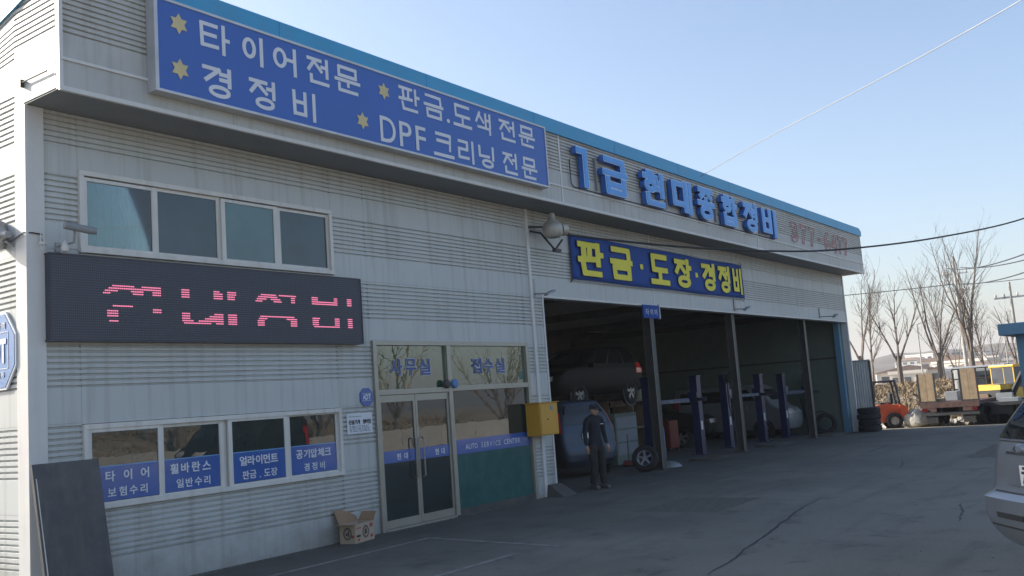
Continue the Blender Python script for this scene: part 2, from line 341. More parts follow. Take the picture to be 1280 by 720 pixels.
# heavy letters made from strokes: signed distance to strokes, traced to an outline
def seg(x0, y0, x1, y1): return ('s', x0, y0, x1, y1)
def ring(cx, cy, rx, ry): return ('r', cx, cy, rx, ry)
HEAVY = {
 '1': [seg(.30,.88,.55,.88), seg(.60,.90,.60,.06)],
 '급': [seg(.10,.92,.86,.92), seg(.86,.92,.88,.58), seg(.02,.56,.98,.56), seg(.14,.40,.16,.07), seg(.86,.40,.86,.07), seg(.16,.25,.86,.25), seg(.16,.06,.86,.06)],
 '현': [seg(.22,.96,.44,.96), seg(.05,.84,.62,.84), ring(.33,.58,.19,.13), seg(.66,.70,.86,.70), seg(.66,.52,.86,.52), seg(.88,.96,.88,.32), seg(.16,.30,.18,.06), seg(.18,.06,.92,.06)],
 '대': [seg(.08,.88,.50,.88), seg(.08,.88,.10,.26), seg(.10,.26,.54,.26), seg(.68,.94,.68,.08), seg(.92,.96,.92,.04), seg(.68,.52,.92,.52)],
 '종': [seg(.10,.94,.90,.94), seg(.50,.92,.16,.70), seg(.50,.92,.84,.70), seg(.50,.66,.50,.52), seg(.02,.50,.98,.50), ring(.50,.22,.30,.15)],
 '합': [seg(.20,.97,.44,.97), seg(.04,.86,.62,.86), ring(.33,.64,.19,.12), seg(.78,.97,.78,.46), seg(.78,.70,.96,.70), seg(.14,.36,.16,.06), seg(.84,.36,.84,.06), seg(.16,.22,.84,.22), seg(.16,.05,.84,.05)],
 '정': [seg(.06,.90,.62,.90), seg(.34,.88,.08,.52), seg(.34,.80,.62,.54), seg(.66,.72,.86,.72), seg(.88,.96,.88,.42), ring(.56,.20,.28,.14)],
 '비': [seg(.10,.94,.12,.14), seg(.54,.94,.54,.14), seg(.10,.58,.54,.58), seg(.12,.16,.54,.16), seg(.90,.97,.90,.03)],
 '판': [seg(.04,.92,.62,.92), seg(.20,.90,.22,.50), seg(.46,.90,.44,.50), seg(.02,.46,.62,.50), seg(.80,.96,.80,.34), seg(.80,.66,.97,.66), seg(.16,.32,.20,.06), seg(.20,.06,.86,.06)],
 '금': [seg(.10,.92,.86,.92), seg(.86,.92,.88,.58), seg(.02,.54,.98,.54), seg(.14,.36,.86,.36), seg(.14,.36,.16,.06), seg(.86,.36,.86,.06), seg(.16,.06,.86,.06)],
 '도': [seg(.12,.90,.88,.90), seg(.12,.90,.14,.48), seg(.14,.48,.90,.48), seg(.50,.46,.50,.12), seg(.02,.09,.98,.09)],
 '장': [seg(.06,.90,.60,.90), seg(.34,.88,.08,.52), seg(.34,.80,.60,.54), seg(.80,.97,.80,.44), seg(.80,.72,.97,.72), ring(.54,.20,.30,.14)],
 '경': [seg(.08,.90,.56,.90), seg(.56,.90,.14,.50), seg(.60,.78,.86,.78), seg(.60,.60,.86,.60), seg(.88,.97,.88,.42), ring(.56,.20,.28,.14)],
 '·': [seg(.5,.45,.5,.55)],
 '타': [seg(.08,.90,.58,.90), seg(.10,.56,.54,.56), seg(.08,.90,.10,.18), seg(.10,.18,.60,.20), seg(.80,.97,.80,.03), seg(.80,.52,.97,.52)],
 '이': [ring(.32,.54,.22,.30), seg(.86,.97,.86,.03)],
 '어': [ring(.28,.54,.20,.30), seg(.52,.54,.82,.54), seg(.86,.97,.86,.03)],
 '전': [seg(.06,.90,.60,.90), seg(.34,.88,.08,.48), seg(.34,.80,.62,.50), seg(.64,.68,.84,.68), seg(.86,.97,.86,.32), seg(.18,.30,.18,.06), seg(.18,.06,.90,.06)],
 '문': [seg(.16,.94,.84,.94), seg(.16,.94,.16,.62), seg(.84,.94,.84,.62), seg(.16,.62,.84,.62), seg(.02,.45,.98,.45), seg(.52,.44,.52,.26), seg(.16,.30,.16,.06), seg(.16,.06,.88,.06)],
 '색': [seg(.28,.96,.06,.50), seg(.28,.80,.50,.52), seg(.64,.95,.64,.38), seg(.90,.97,.90,.36), seg(.64,.66,.90,.66), seg(.16,.26,.88,.26), seg(.88,.26,.88,.02)],
 '크': [seg(.12,.90,.86,.90), seg(.86,.90,.82,.34), seg(.16,.64,.84,.64), seg(.0,.10,1,.10)],
 '리': [seg(.08,.90,.56,.90), seg(.56,.90,.56,.56), seg(.08,.56,.56,.56), seg(.08,.56,.08,.18), seg(.08,.18,.62,.20), seg(.88,.97,.88,.03)],
 '닝': [seg(.10,.92,.10,.50), seg(.10,.50,.64,.52), seg(.88,.97,.88,.42), ring(.54,.20,.28,.14)],
}
def trace(strokes, w, aspect=.8, n=64):
    """outline loops of the union of strokes of half width w, cell width=aspect, height=1"""
    pad = .22; nx = int(n*(aspect+2*pad)); ny = int(n*(1+2*pad))
    xs = np.linspace(-pad, aspect+pad, nx); ys = np.linspace(-pad, 1+pad, ny); X, Y = np.meshgrid(xs, ys)
    D = np.full(X.shape, 9.)
    for s in strokes:
        if s[0] == 's':
            x0, y0, x1, y1 = s[1]*aspect, s[2], s[3]*aspect, s[4]; L = math.hypot(x1-x0, y1-y0); ux, uy = (x1-x0)/L, (y1-y0)/L
            a = (X-(x0+x1)/2)*ux+(Y-(y0+y1)/2)*uy; b = -(X-(x0+x1)/2)*uy+(Y-(y0+y1)/2)*ux
            D = np.minimum(D, np.maximum(np.abs(a)-L/2-w*.75, np.abs(b)-w))
        else:
            cx, cy, rx, ry = s[1]*aspect, s[2], s[3]*aspect, s[4]
            r = np.hypot((X-cx)/rx, (Y-cy)/ry); g = np.hypot((X-cx)/rx**2, (Y-cy)/ry**2)+1e-6
            D = np.minimum(D, np.abs((r-1)*r/g)-w)
    D = D+1e-7; ins = D < 0; pts = {}; nxt = {}
    def ep(i0, j0, i1, j1):
        k = (i0, j0, i1, j1)
        if k not in pts:
            t = D[j0, i0]/(D[j0, i0]-D[j1, i1]); pts[k] = (xs[i0]+(xs[i1]-xs[i0])*t, ys[j0]+(ys[j1]-ys[j0])*t)
        return k
    cell = ins[:-1, :-1].astype(int)+2*ins[:-1, 1:]+4*ins[1:, 1:]+8*ins[1:, :-1]
    for j, i in zip(*np.nonzero((cell > 0) & (cell < 15))):
        c = cell[j, i]; B = (i, j, i+1, j); Rr = (i+1, j, i+1, j+1); T = (i, j+1, i+1, j+1); Lf = (i, j, i, j+1)
        tb = {1: [(Lf, B)], 2: [(B, Rr)], 3: [(Lf, Rr)], 4: [(Rr, T)], 5: [(Lf, T), (Rr, B)], 6: [(B, T)], 7: [(Lf, T)], 8: [(T, Lf)], 9: [(T, B)], 10: [(B, Lf), (T, Rr)], 11: [(T, Rr)], 12: [(Rr, Lf)], 13: [(Rr, B)], 14: [(B, Lf)]}[int(c)]
        for a, b in tb: nxt[ep(*a)] = ep(*b)
    loops = []
    while nxt:
        k = next(iter(nxt)); lp = []
        while k in nxt: lp.append(pts[k]); k = nxt.pop(k)
        out = []
        m = len(lp)
        for q in range(m):
            a, b, c = lp[q-1], lp[q], lp[(q+1) % m]
            cr = abs((b[0]-a[0])*(c[1]-b[1])-(b[1]-a[1])*(c[0]-b[0]))
            if cr > 3e-6: out.append(b)
        if len(out) > 2: loops.append(out)
    return loops
def loops_mesh(loops, depth):
    c = bpy.data.curves.new('g', 'CURVE'); c.dimensions = '2D'; c.fill_mode = 'BOTH'; c.extrude = depth/2
    for lp in loops:
        sp = c.splines.new('POLY'); sp.points.add(len(lp)-1); sp.use_cyclic_u = True
        for p, q in zip(sp.points, lp): p.co = (q[0], q[1], 0, 1)
    o = bpy.data.objects.new('g', c); col.objects.link(o)
    me = bpy.data.meshes.new_from_object(o.evaluated_get(bpy.context.evaluated_depsgraph_get()))
    V = np.array([v.co[:] for v in me.vertices]); F = [tuple(p.vertices) for p in me.polygons]
    bpy.data.objects.remove(o); bpy.data.curves.remove(c); bpy.data.meshes.remove(me); return V, F
def heavy(ch, x0, x1, z0, z1, y, w, depth, aspect=.8, rim=0.):
    """heavy letter as MB; cell x0..x1, z0..z1 (strokes' outer box), back plane at y, front at y-depth"""
    key = ('H', ch, w, rim, aspect)
    if key not in _gc:
        V, F = loops_mesh(trace(HEAVY[ch], w+rim, aspect), 1.)
        V0 = np.array([p for lp in trace(HEAVY[ch], w, aspect) for p in lp]); _gc[key] = (V, F, V0.min(0), V0.max(0))
    V, F, mn, mx = _gc[key]; mb = MB()
    sx = (x1-x0)/(mx[0]-mn[0]); sz = (z1-z0)/(mx[1]-mn[1])
    mb.add([(x0+(v[0]-mn[0])*sx, y-(v[2]+.5)*depth, z0+(v[1]-mn[1])*sz) for v in V], F); return mb

# ------------------------------------------------------------------ ground
def grid_axis(parts):
    out = []
    for a, b, st in parts:
        n = max(1, round((b-a)/st)); out += [a+(b-a)*i/n for i in range(n)]
    return out+[parts[-1][1]]
gx = grid_axis([(-1500, -60, 240), (-60, 20, 5), (20, 50, .75), (50, 72, 1), (72, 200, 16), (200, 3000, 280)])
gy = grid_axis([(-1500, -40, 240), (-40, -10, 1.5), (-10, 40, 2.5), (40, 100, 6), (100, 1500, 200)])
g = MB(); ny = len(gy)
g.v = [(x, y, gz(x, y)) for x in gx for y in gy]
g.f = [(i*ny+j, (i+1)*ny+j, (i+1)*ny+j+1, i*ny+j+1) for i in range(len(gx)-1) for j in range(ny-1)]
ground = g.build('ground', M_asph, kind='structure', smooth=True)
def sheet(name, pts, dz, m, nseg=1):
    """thin marking between polyline sides: pts list of (x0,y0,x1,y1) cross edges"""
    mb = MB(); V = []
    for a in pts: V += [(a[0], a[1], gz(a[0], a[1])+dz), (a[2], a[3], gz(a[2], a[3])+dz)]
    mb.add(V, [(2*i, 2*i+1, 2*i+3, 2*i+2) for i in range(len(pts)-1)])
    return mb.build(name, m, ground)
# garage floor slab
fl = MB(); xs_ = np.linspace(15.9, 36.0, 22)
fl.add([p for x in xs_ for p in ((x, 10.45, gz(x)+.006), (x, 20.8, gz(x)+.006))], [(2*i, 2*i+2, 2*i+3, 2*i+1) for i in range(len(xs_)-1)])
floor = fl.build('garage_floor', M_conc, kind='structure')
def paint(x0, y0, x1, y1, w):
    d = Vector((x1-x0, y1-y0)).normalized(); nx, nyy = -d.y*w/2, d.x*w/2; n = max(2, int(math.hypot(x1-x0, y1-y0)/1.5)+1); P = []
    for i in range(n):
        t = i/(n-1); x = x0+(x1-x0)*t; y = y0+(y1-y0)*t; P.append((x+nx, y+nyy, x-nx, y-nyy))
    sheet('painted_line', P, .004, M_line)
paint(5.2, 9.36, 10.64, 9.38, .085)
paint(10.62, 9.33, 10.30, 6.9, .075)
paint(4.5, 7.24, 9.72, 7.18, .09)
# dark crack in the asphalt: thin wandering strip
M_patch = mat('asphalt repair patch', (.098, .096, .08), .85, var=.3, scale=9, bump=.4, bscale=70)
M_crack = mat('tar crack', (.022, .023, .025), .7)
for (a, b, n, w) in (((9.0, 4.3), (15.2, 5.25), 46, .02), ((12.9, 2.7), (14.6, 3.0), 16, .018), ((20., 5.2), (21.8, 5.6), 14, .02), ((24, 7.), (27, 7.1), 14, .03)):
    P = []; wv = 0
    for i in range(n):
        t = i/(n-1); wv += random.uniform(-.02, .02); wv *= .9
        x = a[0]+(b[0]-a[0])*t; y = a[1]+(b[1]-a[1])*t+wv; ww = w*(.35+.65*math.sin(math.pi*t)**.5)*random.uniform(.6, 1.3)
        P.append((x, y+ww, x, y-ww))
    sheet('asphalt_crack', P, .003, M_crack)

# ------------------------------------------------------------------ the building
D = 10.606; XL = 5.47; XR = 36.12; FY = 9.833
B = thing('repair_shop', 'long grey-white auto repair shop with grooved metal siding, blue parapet trim and open garage bays', 'building', (XL, D, 0))
FLATS = [1.01+.9726*k for k in range(6)]
def is_flat(z):
    if z < .41: return True
    return any(f <= z <= f+.37 for f in FLATS)
def profile(z0, z1, flatf=is_flat, pitch=.0667, phase=.41, dep=.028):
    P = [(z0, 0)]
    k = math.ceil((z0-phase)/pitch); z = phase+k*pitch
    while z < z1-.012:
        if z > z0+.012 and not (flatf(z-.004) and flatf(z+.004)):
            P += [(z-.016, 0), (z-.006, dep), (z+.006, dep), (z+.013, 0)]
        z += pitch
    P.append((z1, 0)); return P
def siding(x0, x1, z0, z1, y=D, m=M_side, **k):
    P = profile(z0, z1, **k); mb = MB()
    mb.add([q for z, d in P for q in ((x0, y+d, z), (x1, y+d, z))], [(2*i, 2*i+1, 2*i+3, 2*i+2) for i in range(len(P)-1)])
    mb.add([(x0, y, z0), (x0, y+.03, z0), (x0, y+.03, z1), (x0, y, z1), (x1, y, z0), (x1, y+.03, z0), (x1, y+.03, z1), (x1, y, z1)], [(0, 1, 2, 3), (4, 5, 6, 7), (0, 1, 5, 4), (3, 2, 6, 7)])
    return mb.build('siding_panel', m, B, world=True)
def siding_rows(x0, x1, z0, z1, y=D, gap=.0):
    cuts = [z0]+[f for f in [0.0]+FLATS if z0+.05 < f < z1-.05]+[z1]
    for a, b in zip(cuts[:-1], cuts[1:]): siding(x0+.0015, x1-.0015, a+.0015, b-.0015, y)
SO = 5.662
WX0, WX1 = 6.09, 10.17
siding_rows(5.675, WX0, -.02, SO)
for a, b in ((-.02, .965), (1.965, 3.98), (4.99, SO)): siding_rows(WX0, WX1, a, b)
siding_rows(WX1, 10.90, -.02, SO)
siding_rows(10.90, 15.17, 2.985, SO)
siding_rows(15.17, 15.42, -.02, SO)
siding_rows(15.50, 15.83, -.02, 3.94)
for a, b in ((15.50, 20.7), (20.7, 25.9), (25.9, 31.0), (31.0, XR-.1)): siding_rows(a, b, 3.94, SO)
# core walls behind the siding
for q in ((XL+.02, WX0, -.4, 5.9), (WX0, WX1, -.4, .94), (WX0, WX1, 1.99, 3.95), (WX0, WX1, 5.01, 5.9), (WX1, 10.9, -.4, 5.9), (10.9, 15.17, 3.0, 5.9), (15.17, 15.83, -.4, 5.9), (15.83, XR-.05, 3.94, 5.9)):
    box(q[0], q[1], D+.03, D+.20, q[2], q[3]).build('wall', M_core, B, world=True)
# trims
box(XL, 5.675, D-.022, D+.1, -.1, SO, .006).build('corner_flashing', M_trimw, B, world=True)
box(XR-.1, XR, D-.02, D+.25, -.4, SO, .006).build('corner_flashing', M_lift if False else M_trimw, B, world=True)
box(15.415, 15.505, D-.035, D+.03, 0, SO, .006).build('joint_strip', M_trimw, B, world=True)
box(15.83, XR-.1, D-.015, D+.22, 3.90, 3.945, .004).build('lintel_edge', M_trimw, B, world=True)
box(15.825, 15.875, D-.02, D+.22, -.02, 3.90, .004).build('jamb', M_trimw, B, world=True)
for x in (20.7, 25.9, 31.0): box(x-.02, x+.02, D-.006, D+.02, 3.95, SO).build('joint_strip', M_trimw, B, world=True)
MB().hexa([(15.45, D-.42, 0), (15.95, D-.42, 0), (15.95, D, 0), (15.45, D, 0), (15.5, D-.1, .22), (15.88, D-.1, .22), (15.88, D, .22), (15.5, D, .22)]).build('pillar_foot', M_conc, B, world=True)
# canopy
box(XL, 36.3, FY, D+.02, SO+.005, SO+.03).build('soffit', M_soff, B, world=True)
FP = dict(flatf=lambda z: z < 6.33, pitch=.067, phase=6.33, dep=.026)
for a, b in ((XL+.01, 15.68), (15.72, 25.88), (25.92, 36.3)):
    siding(a, b, SO+.02, 7.06, FY, M_sideF, **FP)
for x in (15.70, 25.90): box(x-.025, x+.025, FY-.012, FY+.02, SO+.02, 7.06).build('joint_strip', M_trimw, B, world=True)
for i in range(12):
    x = 7.8+i*2.45
    box(x-.003, x+.003, FY-.001, FY+.01, SO+.02, 6.0).build('fascia_seam', M_soff, B, world=True)
box(XL, 36.3, FY-.022, FY+.005, 5.995, 6.03, .004).build('fascia_ridge', M_trimw, B, world=True)
box(XL-.01, 36.31, FY-.015, FY+.03, SO-.02, SO+.035, .004).build('fascia_drip_edge', M_trimw, B, world=True)
MB().prism([(XL-.03, 7.05), (36.33, 7.05), (36.33, 7.22), (36.10, 7.335), (XL-.03, 7.335)], FY-.05, FY+.12).build('parapet_trim', M_blueT, B, world=True)
for i in range(9):
    x = 8.6+i*3.1; box(x-.004, x+.004, FY-.053, FY-.04, 7.05, 7.33).build('trim_joint', M_chS, B, world=True)
box(XL, 36.3, FY+.03, FY+.10, SO+.04, 7.05).build('fascia_back', M_core, B, world=True)
MB().prism([(FY+.02, SO), (D+.1, SO), (D+.1, 7.0), (FY+.02, 7.2)], 36.29, 36.315, 'x').build('canopy_end', M_side, B, world=True)
# roof, side and back walls
SL = -.237; BY = 21.0
def roofz(y): return 7.30+(y-FY)*SL
MB().hexa([(XL+.05, FY+.12, roofz(FY+.12)-.12), (36.1, FY+.12, roofz(FY+.12)-.12), (36.1, BY, roofz(BY)-.12), (XL+.05, BY, roofz(BY)-.12),
           (XL+.05, FY+.12, roofz(FY+.12)-.05), (36.1, FY+.12, roofz(FY+.12)-.05), (36.1, BY, roofz(BY)-.05), (XL+.05, BY, roofz(BY)-.05)]).build('roof', M_corr, B, world=True)
MB().hexa([(XL-.03, FY+.13, roofz(FY+.13)-.2), (XL+.04, FY+.13, roofz(FY+.13)-.2), (XL+.04, BY, roofz(BY)-.2), (XL-.03, BY, roofz(BY)-.2),
           (XL-.03, FY+.13, roofz(FY+.13)), (XL+.04, FY+.13, roofz(FY+.13)), (XL+.04, BY, roofz(BY)), (XL-.03, BY, roofz(BY))]).build('gable_trim', M_blueT, B, world=True)
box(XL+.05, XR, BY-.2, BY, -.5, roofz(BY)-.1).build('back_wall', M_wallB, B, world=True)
def sidepanel(y0, y1, z0, z1, top=None, flatf=is_flat):
    P = profile(z0, z1, flatf=flatf); mb = MB()
    def zz(z, y): return min(z, roofz(y)-.15)
    mb.add([q for z, d in P for q in ((XL+d, y0, zz(z, y0)), (XL+d, y1, zz(z, y1)))], [(2*i, 2*i+1, 2*i+3, 2*i+2) for i in range(len(P)-1)])
    return mb.build('siding_panel', M_side, B, world=True)
cuts = [-.02]+FLATS[:5]+[SO, 6.1, 6.75, 7.2]
for a, b in zip(cuts[:-1], cuts[1:]):
    for ya, yb in ((10.83, 15.0), (15.0, BY)): sidepanel(ya, yb, a+.0015, b-.0015)
for a, b in ((SO+.01, 6.35), (6.35, 7.15)): sidepanel(FY+.01, 10.83, a, b, flatf=lambda z: z < 6.38 or z > 6.95)
box(XL-.012, XL+.03, D-.02, 10.83, -.1, SO+.005, .005).build('corner_flashing', M_trimw, B, world=True)
box(XL-.014, XL+.03, FY-.012, FY+.06, SO, 7.1).build('corner_flashing', M_trimw, B, world=True)
MB().prism([(D, -.4), (BY-.01, -.4), (BY-.01, roofz(BY)-.13), (D, roofz(D)-.13)], XL+.03, XL+.15, 'x').build('wall', M_core, B, world=True)
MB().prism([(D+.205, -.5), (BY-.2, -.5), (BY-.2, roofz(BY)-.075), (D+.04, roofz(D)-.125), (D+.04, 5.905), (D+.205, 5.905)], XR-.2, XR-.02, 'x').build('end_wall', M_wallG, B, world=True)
MB().prism([(D+.21, -.5), (BY-.2, -.5), (BY-.2, roofz(BY)-.125), (D+.21, roofz(D)-.125)], 15.70, 15.82, 'x').build('partition_wall', M_wallB, B, world=True)
# trim of pale steel and a door on the end wall inside
box(XR-.26, XR-.2, 13.2, 14.3, -.12, 2.1).build('inside_door', M_wallG, B, world=True)
box(XR-.23, XR-.2, D+.25, 20, 2.6, 2.66).build('wall_rail', M_steel, B, world=True)
box(XR-.42, XR-.2, D+.22, D+.42, -.3, 3.9).build('column', M_ltb, B, world=True)
# columns at the bays (steel H beams)
for i, x in enumerate((20.85, 25.85, 31.9)):
    cb = MB().box(x-.1, x+.1, D+.18, D+.195, gz(x), 3.93).box(x-.1, x+.1, D+.385, D+.40, gz(x), 3.93).box(x-.006, x+.006, D+.195, D+.385, gz(x), 3.93).box(x-.17, x+.17, D+.13, D+.45, gz(x), gz(x)+.03)
    c = cb.build('column', M_steel, B, world=True)
    box(x-.104, x-.09, D+.176, D+.18, gz(x)+.05, 3.9).build('worn_edge', M_steelE, c).location = Vector((-XL, -D, 0))
for x in (17.9, 19.3, 23.5, 28.5, 33.): box(x-.12, x+.12, BY-.45, BY-.2, -.3, roofz(BY)-.2).build('column', M_steel, B, world=True)
for x in (18.5, 23.5, 28.5, 33.5): box(x-.08, x+.08, D+.22, BY-.2, 4.1, 4.3).build('roof_beam', M_steel, B, world=True)

# windows: four sliding sashes each
def window(x0, x1, z0, z1, panes, glass, film=None):
    y = D
    fr = MB(); t = .06
    fr.box(x0, x1, y-.045, y+.10, z1-t, z1, .005).box(x0, x1, y-.055, y+.10, z0, z0+t, .005).box(x0, x0+t, y-.044, y+.10, z0+t, z1-t, .004).box(x1-t, x1, y-.044, y+.10, z0+t, z1-t, .004)
    w = fr.build('window_frame', M_frame, B, world=True)
    for i in range(3): MB().box(panes[i][1]+.03, panes[i+1][0]-.03, y+.02, y+.06, z0+.03, z1-.03).build('mullion', M_frame, w, world=True)
    for i, (a, b, c, d) in enumerate(panes):
        yy = y-.03 if i % 2 == 0 else y+.005
        s = .042; v = .064
        sa = MB().box(a-v, b+v, yy, yy+.03, c-s, c).box(a-v, b+v, yy, yy+.03, d, d+s).box(a-v, a, yy+.001, yy+.031, c, d).box(b, b+v, yy+.001, yy+.031, c, d)
        sa.build('sash', M_frame, w, world=True)
        MB().box(a, b, yy+.016, yy+.022, c, d).build('pane', glass[i], w, world=True)
    return w
w_up = window(WX0, WX1, 3.985, 4.985, [(6.19, 7.06, 4.075, 4.865), (7.17, 8.07, 4.08, 4.88), (8.19, 9.03, 4.075, 4.865), (9.18, 10.08, 4.085, 4.87)], [M_glassU2, M_glassU, M_glassU2, M_glassU])
def clear_glass():
    m = bpy.data.materials.new('clear window glass'); m.use_nodes = True; N = m.node_tree.nodes; L = m.node_tree.links; N.remove(N['Principled BSDF'])
    g_ = N.new('ShaderNodeBsdfGlossy'); g_.inputs['Roughness'].default_value = .02; t_ = N.new('ShaderNodeBsdfTransparent'); t_.inputs[0].default_value = (.72, .82, .80, 1)
    f_ = N.new('ShaderNodeFresnel'); f_.inputs[0].default_value = 1.75; x_ = N.new('ShaderNodeMixShader'); L.new(f_.outputs[0], x_.inputs[0]); L.new(t_.outputs[0], x_.inputs[1]); L.new(g_.outputs[0], x_.inputs[2]); L.new(x_.outputs[0], N['Material Output'].inputs[0]); return m
M_clearg = clear_glass()
for ch in list(w_up.children):
    if ch.name.startswith('pane') and ch.data.materials[0] == M_glassU2 and min(v.co.x for v in ch.data.vertices)+XL < 7: ch.data.materials[0] = M_clearg
M_blind = mat('pale teal blind', (.24, .37, .37), .8, var=.15, scale=2, streak=.2); M_curt = mat('cream curtain', (.42, .41, .33), .9, var=.2)
for a, b in ((6.16, 7.09),):
    bl = MB()
    for k in range(9):
        x0_ = a+(b-a)*k/9; bl.box(x0_, x0_+(b-a)/9-.004, D+.075+.002*(k % 2), D+.079+.002*(k % 2), 4.05, 4.90)
    bl.build('blind', M_blind, w_up, world=True)
for (a, b, z0_, z1_) in ((6.62, 7.06, 4.07, 4.86),):
    V_ = []; n_ = 44
    for k in range(n_+1):
        t_ = k/n_; x = a+(b-a)*t_
        for j in range(7):
            zz = z0_+(z1_-z0_)*j/6; pin = 1-.45*math.exp(-((j-2)/2.)**2)
            V_.append((a+.25+(x-a-.25)*pin, D+.05+.012*math.sin(t_*48+j*.5)+.006*math.sin(t_*19), zz))
    MB().add(V_, [(k*7+j, (k+1)*7+j, (k+1)*7+j+1, k*7+j+1) for k in range(n_) for j in range(6)]).build('curtain', M_curt, w_up, smooth=True, world=True)
w_lo = window(WX0, WX1, .97, 1.96, [(6.19, 7.06, 1.045, 1.86), (7.16, 7.99, 1.05, 1.86), (8.17, 9.06, 1.05, 1.87), (9.19, 10.07, 1.055, 1.88)], [M_glassD]*4)
for i, (a, b) in enumerate(((6.19, 7.06), (7.16, 7.99), (8.17, 9.06), (9.19, 10.07))):
    yy = D-.03 if i % 2 == 0 else D+.005
    fm = box(a+.002, b-.002, yy+.011, yy+.015, 1.052+.003*i, 1.45); fm.build('blue_film', M_film, w_lo, world=True)
    box(a+.002, b-.002, yy+.010, yy+.014, 1.45, 1.462).build('film_stripe', M_filmL, w_lo, world=True)
    top, bot = (('타이어', '보험수리'), ('휠바란스', '일반수리'), ('얼라이먼트', '판금.도장'), ('공기압체크', '경정비'))[i]
    tx = ((6.30, 6.98), (7.22, 7.86), (8.27, 8.93), (9.28, 9.96))[i]; bx = ((6.36, 6.92), (7.31, 7.85), (8.31, 8.91), (9.40, 9.85))[i]
    letters(top, tx[0], tx[1], 1.275, 1.40, yy+.007, M_white, w_lo, .004, .022)
    letters(bot, bx[0], bx[1], 1.095, 1.205, yy+.007, M_white, w_lo, .004, .015)

# entrance: aluminium frame, transoms, two glass leaves, a fixed light
E_ = MB()
E_.box(10.90, 10.985, D-.05, D+.08, 0, 2.985, .004).box(15.08, 15.17, D-.05, D+.08, 0, 2.985, .004).box(12.70, 12.80, D-.05, D+.08, .02, 2.91, .004)
E_.box(10.985, 15.08, D-.048, D+.08, 2.91, 2.985, .004).box(10.985, 12.70, D-.046, D+.08, 2.115, 2.20, .004).box(12.80, 15.08, D-.046, D+.08, 2.125, 2.215, .004)
ent = E_.build('entrance_frame', M_alu, B, world=True)
box(12.80, 15.08, D-.03, D+.08, 0, .11, .004).build('plinth', M_conc, ent, world=True)
box(10.985, 12.70, D-.06, D+.08, 0, .035).build('threshold', M_alu, ent, world=True)
for (a, b, c, d, g_) in ((10.985, 12.70, 2.20, 2.91, M_glassR), (12.80, 15.08, 2.215, 2.91, M_glassR), (12.80, 15.08, 1.03, 2.125, M_glassD), (12.80, 15.08, .11, 1.03, M_glassT)):
    box(a, b, D+.01, D+.02, c, d).build('pane', g_, ent, world=True)
box(12.80, 15.08, D+.004, D+.009, 1.03, 1.28).build('blue_film', M_film, ent, world=True)
def leaf(x0, x1, hx):
    lf = MB().box(x0, x1, D-.02, D+.03, .04, .16).box(x0, x1, D-.02, D+.03, 2.0, 2.11).box(x0, x0+.045, D-.021, D+.031, .16, 2.0).box(x1-.045, x1, D-.021, D+.031, .16, 2.0)
    l = lf.build('door_leaf', M_alu, B, world=True)
    box(x0+.045, x1-.045, D, D+.008, .16, 2.0).build('pane', M_glassD, l, world=True)
    box(x0+.045, x1-.045, D-.005, D-.001, 1.04, 1.23).build('blue_film', M_film, l, world=True)
    MB().tube([(hx, D-.03, .76), (hx, D-.08, .78), (hx, D-.08, 1.38), (hx, D-.03, 1.40)], .014, 8).build('handle', M_rim, l, world=True)
    return l
l1 = leaf(10.99, 11.835, 11.74); l2 = leaf(11.845, 12.695, 11.93)
letters('현대', 11.31, 11.64, 1.08, 1.18, D-.008, M_white, l1, .003)
letters('현대', 12.25, 12.56, 1.08, 1.18, D-.008, M_white, l2, .003)
letters('AUTO SERVICE CENTER', 13.10, 14.75, 1.10, 1.19, D+.001, M_white, ent, .003, .008, lat=True)
M_navyL = mat('navy vinyl', (.02, .05, .22), .4); M_paleL = mat('pale vinyl outline', (.45, .5, .55), .5)
for txt, xs in (('사무실', ((11.32, 11.60), (11.68, 11.95), (12.02, 12.30))), ('접수실', ((13.44, 13.72), (13.79, 14.07), (14.14, 14.42)))):
    for ch, (a, b) in zip(txt, xs):
        place_glyph(glyph(ch, .045), a-.012, b+.012, 2.41, 2.70, D+.003, .003).build('letter_outline', M_paleL, ent, world=True)
        place_glyph(glyph(ch, .02), a, b, 2.42, 2.69, D-.001, .003).build('letter', M_navyL, ent, world=True)
for x, m in ((12.63, M_blkp), (12.84, M_adt)):
    MB().lathe((x, D-.05, 2.25), (0, -1, 0), [(0, .075), (.03, .08), (.05, .06), (.055, 0)], 16).build('round_sensor', m, ent, smooth=True, world=True)

# small fixtures of the wall
def small(name, label, cat, loc, group=None): return thing(name, label, cat, loc, 0, group)
# big blue sign
S1 = thing('sign_board', 'large blue sign board with white Korean lettering and yellow stars on the canopy front', 'sign', (6.55, FY, 5.85))
sx0, sx1, sz0, sz1 = 6.55, 15.0, 5.85, 7.045; sy = FY-.16
box(sx0+.03, sx1-.03, sy, FY-.02, sz0+.03, sz1-.03).build('panel', M_signB, S1, world=True)
MB().box(sx0, sx1, sy-.015, FY-.005, sz0, sz0+.035, .004).box(sx0, sx1, sy-.015, FY-.005, sz1-.035, sz1, .004).box(sx0, sx0+.05, sy-.016, FY-.005, sz0+.035, sz1-.035, .004).box(sx1-.035, sx1, sy-.016, FY-.005, sz0+.035, sz1-.035, .004).build('frame', M_signF, S1, world=True)
def place_word(spec, z0, z1, y, par, offs=.022):
    for ch, a, b in spec:
        zz0, zz1 = (z0, z1)
        if ch == '.': zz1 = z0+.07
        if ch in HEAVY: heavy(ch, a, b, zz0, zz1, y+.0025, .064, .005, (b-a)/(zz1-zz0), 0).build('letter', M_white, par, world=True)
        else: place_glyph(glyph(ch, .004), a, b, zz0, zz1, y, .005).build('letter', M_white, par, world=True)
ly = sy-.004
